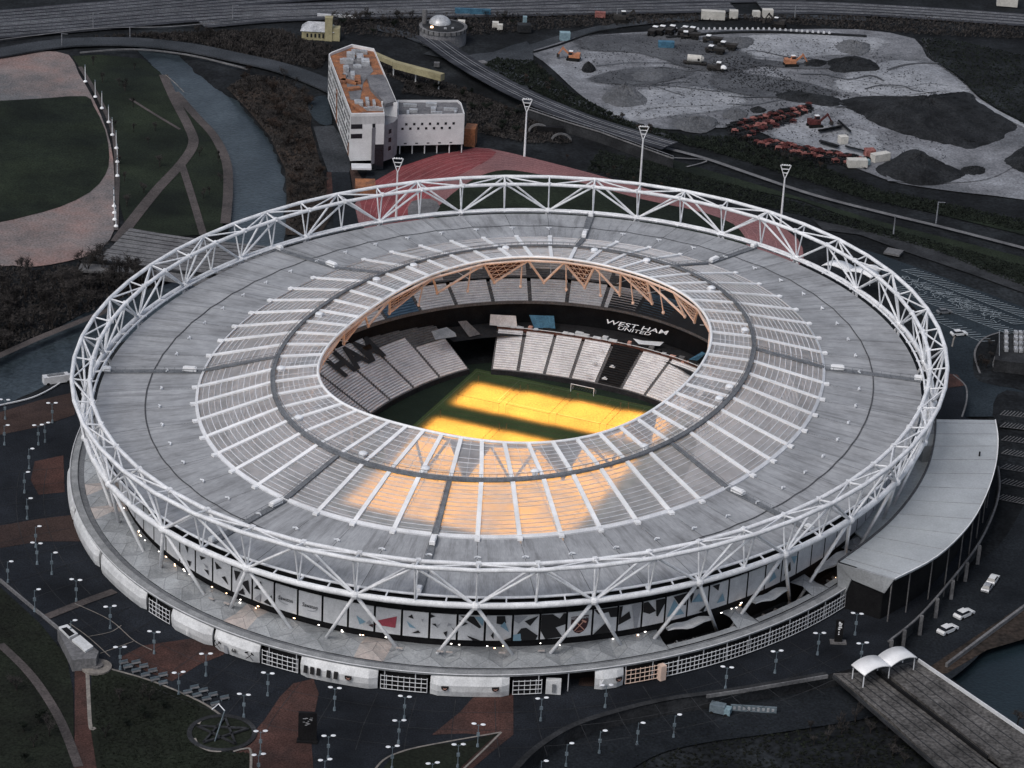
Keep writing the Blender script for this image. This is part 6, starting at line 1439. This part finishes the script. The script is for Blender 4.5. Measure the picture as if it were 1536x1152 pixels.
# cars
def car(px, py, rz, label, z=.1, mat=CARW, s=1.):
    o = empty('car', at(px, py, z), rz, label, 'car'); o.scale = (s,)*3
    mb = MB(); P = [(-2.2, .3), (2.2, .3), (2.25, .75), (1.5, .95), (-2.0, .98), (-2.25, .7)]; V = [(x, -.88, zz) for x, zz in P]+[(x, .88, zz) for x, zz in P]; n = len(P)
    mb.add(V, [tuple(range(n)), tuple(range(n, 2*n))[::-1]]+[((i+1) % n, i, n+i, n+(i+1) % n) for i in range(n)]); part('body', mb, mat, o)
    mb = MB(); mb.hexa([(-1.75, -.82, .96), (1.1, -.82, .96), (1.1, .82, .96), (-1.75, .82, .96)], [(-1.3, -.68, 1.42), (.35, -.68, 1.42), (.35, .68, 1.42), (-1.3, .68, 1.42)]); part('windows', mb, GLASSD, o)
    mb = MB(); mb.box((-.48, 0, 1.46), (1.7, 1.38, .08)); part('roof', mb, mat, o)
    for x in (-1.4, 1.4):
        for y in (-.85, .85): mb = MB(); mb.tube((x, y-.1, .33), (x, y+.1, .33), .33, 10); part('wheel', mb, TYRE, o)
    for y in (-.6, .6): mb = MB(); mb.box((2.24, y, .62), (.06, .35, .15)); part('headlight', mb, WHITEL, o)
car(1489, 873, 1.15, 'white car farthest along the road at right, ahead of a silver one', s=1.25); car(1481, 884, 1.15, 'silver white car close behind the farthest white car', mat=METAL, s=1.2)
car(1445.6, 924.5, .75, 'white car in the middle of the road at right', s=1.35); car(1421, 948, .75, 'white car nearest the bridge head on the road at right', s=1.35)
car(1438, 503, .3, 'small white car at the end of the car park row', s=1.2); car(1416, 470, .3, 'dark car parked in the lower car park row', mat=GUT, s=1.1); 
o = empty('service_van', at(84, 575, 4), .45, 'long pale service barge van parked beside the left curved railing', 'van'); mb = MB(); mb.box((0, 0, 1.6), (7.5, 2.4, 2.2)); part('body', mb, WHITE2, o)
mb = MB(); mb.box((4.3, 0, 1.3), (1.4, 2.3, 1.7)); part('cab', mb, WHITE2, o); mb = MB(); mb.box((0, 0, 2.8), (5, 1.2, .3)); part('roof_rack', mb, GUT, o)
for x in (-2.6, 3.4):
    for y in (-1.1, 1.1): mb = MB(); mb.tube((x, y-.15, .5), (x, y+.15, .5), .5, 10); part('wheel', mb, TYRE, o)
o = empty('stage_lorry', at(1076, 1070, 0), -.3, 'blue grey small lorry under a lamp below the curved wall', 'lorry'); mb = MB(); mb.box((0, 0, 1.6), (3.6, 2.2, 2.0)); part('body', mb, LPOST, o); mb = MB(); mb.box((2.5, 0, 1.3), (1.4, 2.1, 1.6)); part('cab', mb, TEALC, o)
for x in (-1.2, 2.3):
    for y in (-1, 1): mb = MB(); mb.tube((x, y-.15, .45), (x, y+.15, .45), .45, 10); part('wheel', mb, TYRE, o)
o = empty('wall_sign', at(1130, 1068, 0), -.02, 'long low blue grey sign board lying beside the small lorry', 'sign'); mb = MB(); mb.box((0, 0, .9), (11, .5, 1.6)); part('board', mb, LPOST, o)
for i in range(9): mb = MB(); mb.box((-4.6+i*1.15, -.28, .95), (.6, .06, .8+.3*(i % 2))); part('raised_letter_block', mb, METAL, o)
o = empty('security_tower', at(1360, 417, 0), 0, 'white rounded cabin beside the wave canopy behind the truss', 'cabin')
mb = MB(); mb.dome((-12, 0, 2.4), 3.2, 2, 1.6, 12, 4, True); part('cabin', mb, PODW, o); mb = MB(); mb.box((-12, 0, .8), (3, 1.6, 1.6)); part('base', mb, CONC, o)
# ================================================================== TREES AND SCRUB
def tree_meshes(seed, h, spread, mat_t, mat_c, dense):
    r = random.Random(seed); tk, cw = MB(), MB()
    def br_(p, d, L, rad, lv):
        q = p+d*L; (tk if lv == 0 else cw).tube(p, q, rad, 4 if lv else 6, rad*.62)
        if lv >= 3:
            for _ in range(dense):
                e_ = Vector((r.uniform(-1, 1), r.uniform(-1, 1), r.uniform(-.2, 1))).normalized(); s_ = e_.orthogonal().normalized()*r.uniform(.035, .09); b_ = lerp(p, q, r.random()); cw.tri(b_-s_, b_+s_, b_+e_*r.uniform(.7, 1.6))
            return
        for _ in range(3 if lv else 5):
            e_ = (d*.9+Vector((r.uniform(-1, 1), r.uniform(-1, 1), r.uniform(-.1, .7)))*spread).normalized(); br_(lerp(p, q, r.uniform(.55, 1)), e_, L*r.uniform(.55, .8), rad*.5, lv+1)
    br_(Vector((0, 0, -.4)), Vector((0, 0, 1)), h*.36, h*.028, 0)
    return tk.mesh('trunk', mat_t), cw.mesh('crown', mat_c)
TP = [tree_meshes(1, 8.5, .75, BARK, TWIG, 5), tree_meshes(2, 7.0, .9, BARK, TWIG, 6), tree_meshes(3, 6.0, .95, BARK, TWIGB, 6), tree_meshes(4, 6.0, .8, BARK, TWIGG, 12), tree_meshes(5, 9.0, .7, BARK, TWIG, 5)]
def plant_tree(p, kind, label, group, s=1.):
    o = empty('bare_tree' if kind != 3 else 'evergreen_tree', p, tr_.uniform(0, 6.28), label, 'tree', group); o.scale = (s, s, s*tr_.uniform(.85, 1.15))
    link('trunk', TP[kind][0], o); link('crown', TP[kind][1], o)
tr_ = random.Random(77)
def wood(poly, n, kinds, label, group, z=-.3, smin=.7, smax=1.15):
    P = [at(x, y, z) for x, y in poly]; xs = [p.x for p in P]; ys = [p.y for p in P]; k = 0; t = 0
    while k < n and t < 6000:
        t += 1; x, y = tr_.uniform(min(xs), max(xs)), tr_.uniform(min(ys), max(ys))
        if inpoly(np.array([x]), np.array([y]), P)[0]: plant_tree(Vector((x, y, z)), tr_.choice(kinds), label, group, tr_.uniform(smin, smax)); k += 1
wood([(-20, 420), (0, 400), (60, 408), (130, 398), (180, 405), (235, 425), (200, 445), (130, 470), (60, 505), (-20, 540)], 95, (0, 1, 4), 'bare dark tree in the thicket on the left bank below the pink plaza', 'bare trees in the left bank thicket', -.3, .8, 1.35)
wood([(345, 130), (372, 112), (430, 120), (468, 148), (462, 185), (478, 235), (490, 300), (470, 345), (432, 345), (430, 300), (428, 255), (405, 205), (375, 168)], 66, (0, 1, 2, 2), 'bare brownish tree on the river bank left of the white block', 'bare trees on the river bank left of the white block', -.3, .7, 1.15)
wood([(400, 60), (460, 62), (500, 70), (480, 110), (400, 92), (300, 68), (200, 55), (300, 50)], 24, (0, 1), 'bare dark tree between the railway and the curving road', 'bare trees between railway and curving road', -.3, .6, .9)
wood([(500, 20), (630, 28), (625, 55), (560, 50), (500, 40)], 20, (0, 1, 3), 'dark tree left of the domed tank', 'dark trees left of the domed tank', -.3, .6, .9)
wood([(695, 20), (780, 28), (770, 42), (700, 50)], 12, (0, 1, 3), 'dark tree right of the domed tank', 'dark trees right of the domed tank', -.3, .5, .8)
wood([(610, 125), (700, 140), (785, 165), (780, 215), (730, 205), (700, 150), (620, 140)], 26, (1, 2, 3), 'dark tree behind the low wing of the white block', 'dark trees behind the low wing', -.3, .5, .85)
wood([(745, 90), (800, 95), (860, 140), (940, 180), (1000, 205), (980, 208), (900, 182), (820, 145), (760, 112)], 24, (1, 2, 3), 'low dark tree on the bank between railway and gravel yard', 'low dark trees between railway and gravel yard', .1, .4, .7)
wood([(1060, 205), (1120, 210), (1180, 235), (1260, 262), (1230, 265), (1120, 232)], 14, (1, 2, 3), 'low dark bush tree between the frames and the cycle track', 'low dark trees by the cycle track', .1, .35, .6)
wood([(1465, 512), (1495, 505), (1480, 560), (1466, 560)], 6, (1, 2), 'small bare tree in the bed left of the cooling units', 'small bare trees by the cooling units', .2, .4, .6)
wood([(1240, 1060), (1330, 1085), (1400, 1150), (1300, 1150), (1200, 1120)], 12, (0, 1), 'dark bare tree below the left side of the bridge', 'dark bare trees below the bridge', -.3, .5, .8)
wood([(1480, 1095), (1540, 1060), (1600, 1100), (1560, 1130)], 5, (0, 1), 'dark bare tree on the river edge right of the bridge', 'dark bare trees right of the bridge', -.3, .6, .9)
wood([(800, 232), (900, 245), (960, 262), (1060, 285), (1000, 290), (880, 262)], 12, (2, 3), 'small dark bush tree between viaduct and running track', 'small dark trees behind the running track', .1, .3, .5)
wood([(1240, 372), (1290, 385), (1330, 402), (1310, 408), (1250, 388)], 6, (1, 3), 'small dark tree beside the paved strip right of the track', 'small dark trees right of the track', .2, .4, .6)
wood([(120, 90), (230, 95), (250, 125), (270, 180), (235, 280), (185, 320), (178, 240), (150, 150)], 16, (0, 4), 'thin bare tree on the park lawn left of the river', 'thin bare trees on the park lawn', -.05, .45, .75)
wood([(285, 225), (328, 215), (338, 300), (310, 345), (295, 280)], 6, (0, 4), 'thin bare tree between the two riverside paths', 'thin bare trees between the riverside paths', -.05, .4, .6)
wood([(20, 1020), (95, 1100), (110, 1150), (10, 1150)], 7, (0, 3, 4), 'dark tree on the lower left lawn beside the curved path', 'dark trees by the lower left path', 4, .5, .8)
wood([(150, 1030), (280, 1060), (280, 1130), (160, 1130)], 7, (0, 3), 'dark tree on the lawn left of the star bed', 'dark trees left of the star bed', 4, .4, .7)
def scrub(poly, n, mat, hgt, name='scrub', z=0., sz=.5):
    P = np.array([tuple(at(x, y, z))[:2] for x, y in poly]); lo, hi = P.min(0), P.max(0); pts = []
    while len(pts) < n:
        q = rng.uniform(lo, hi, (n*3, 2)); ok = inpoly(q[:, 0], q[:, 1], P); pts += list(q[ok])
    pts = np.array(pts[:n]); V = []; F = []
    for (x, y) in pts:
        hh = hgt*rng.uniform(.3, 1.2); b = len(V)
        for _ in range(4):
            a = rng.uniform(0, 6.28); a2 = a+rng.uniform(.8, 2.2); s_ = sz*rng.uniform(.5, 1.5)
            V += [(x+math.cos(a)*s_, y+math.sin(a)*s_, z+rng.uniform(0, .3)*hh), (x+math.cos(a2)*s_*.6, y+math.sin(a2)*s_*.6, z+hh*rng.uniform(.2, .7)), (x+rng.uniform(-.4, .4), y+rng.uniform(-.4, .4), z+hh)]
        F += [(b+3*i, b+3*i+1, b+3*i+2) for i in range(4)]
    me = bpy.data.meshes.new(name); me.from_pydata(V, [], F); me.materials.append(mat); tag(link(name, me), kind='stuff')
scrub([(-20, 400), (60, 405), (130, 396), (200, 408), (240, 430), (180, 450), (100, 485), (-20, 545)], 2500, TWIG, 1.2, z=-.3)
scrub([(340, 132), (372, 112), (430, 120), (470, 150), (464, 190), (482, 250), (496, 320), (475, 352), (430, 352), (432, 300), (430, 255), (405, 205), (372, 165)], 3500, TWIG, 1.0, z=-.3)
scrub([(0, 95), (110, 60), (200, 52), (420, 45), (460, 62), (500, 70), (480, 105), (400, 90), (300, 66), (200, 55), (110, 60)], 4000, TWIG, 1.4, z=-.2)
scrub([(745, 88), (800, 92), (860, 140), (940, 182), (1030, 205), (1120, 205), (1180, 230), (1320, 285), (1560, 335), (1560, 352), (1300, 300), (1060, 225), (960, 200), (860, 170), (790, 130), (700, 108)], 9000, TWIGG, .8, z=.05)
scrub([(900, 225), (1000, 250), (1130, 285), (1320, 340), (1560, 405), (1560, 440), (1400, 375), (1250, 335), (1150, 310), (1000, 285), (880, 255)], 7000, TWIGG, .55, z=.05)
scrub([(610, 122), (700, 138), (800, 175), (860, 215), (790, 215), (700, 195), (700, 150), (600, 140)], 3500, TWIG, .9, z=0)
scrub([(1380, 58), (1440, 62), (1600, 98), (1600, 205), (1540, 190), (1470, 148), (1440, 118), (1395, 85)], 4500, TWIGG, .6, z=.3)
scrub([(470, 75), (560, 80), (660, 120), (760, 160), (740, 165), (620, 130), (560, 105), (480, 90)], 2500, TWIG, .8, z=0)
scrub([(500, 18), (780, 22), (1100, 22), (1400, 26), (1560, 45), (1560, 60), (1380, 52), (1100, 30), (800, 45), (640, 60), (500, 50)], 6000, TWIG, 1.0, z=0)
scrub([(137, 1006), (230, 1024), (300, 1054), (300, 1120), (374, 1130), (374, 1180), (150, 1180)], 3500, GRASSD, .25, 'rough_grass', z=PZ+.1, sz=.3)
scrub([(0, 885), (60, 938), (100, 985), (110, 1160), (0, 1160)], 3500, GRASSD, .10, 'rough_grass', z=PZ+.1, sz=.35)
scrub([(1050, 1080), (1240, 1040), (1330, 1080), (1420, 1165), (1000, 1165), (900, 1130)], 1500, GRASSD, .4, z=-.2)

scrub([(830, 75), (1000, 55), (1300, 60), (1460, 160), (1420, 240), (1250, 220), (950, 175)], 2600, HEAPD, .35, 'rubble', z=.3, sz=.35)
scrub([(1060, 88), (1110, 84), (1160, 100), (1200, 125), (1280, 145), (1200, 150), (1100, 125)], 900, HEAPD, .4, 'rubble', z=.3, sz=.45)
scrub([(1090, 190), (1215, 158), (1225, 166), (1110, 206), (1290, 240), (1300, 254), (1180, 236), (1095, 205)], 1800, HEAPD, .9, 'rubble', z=.25, sz=.5)
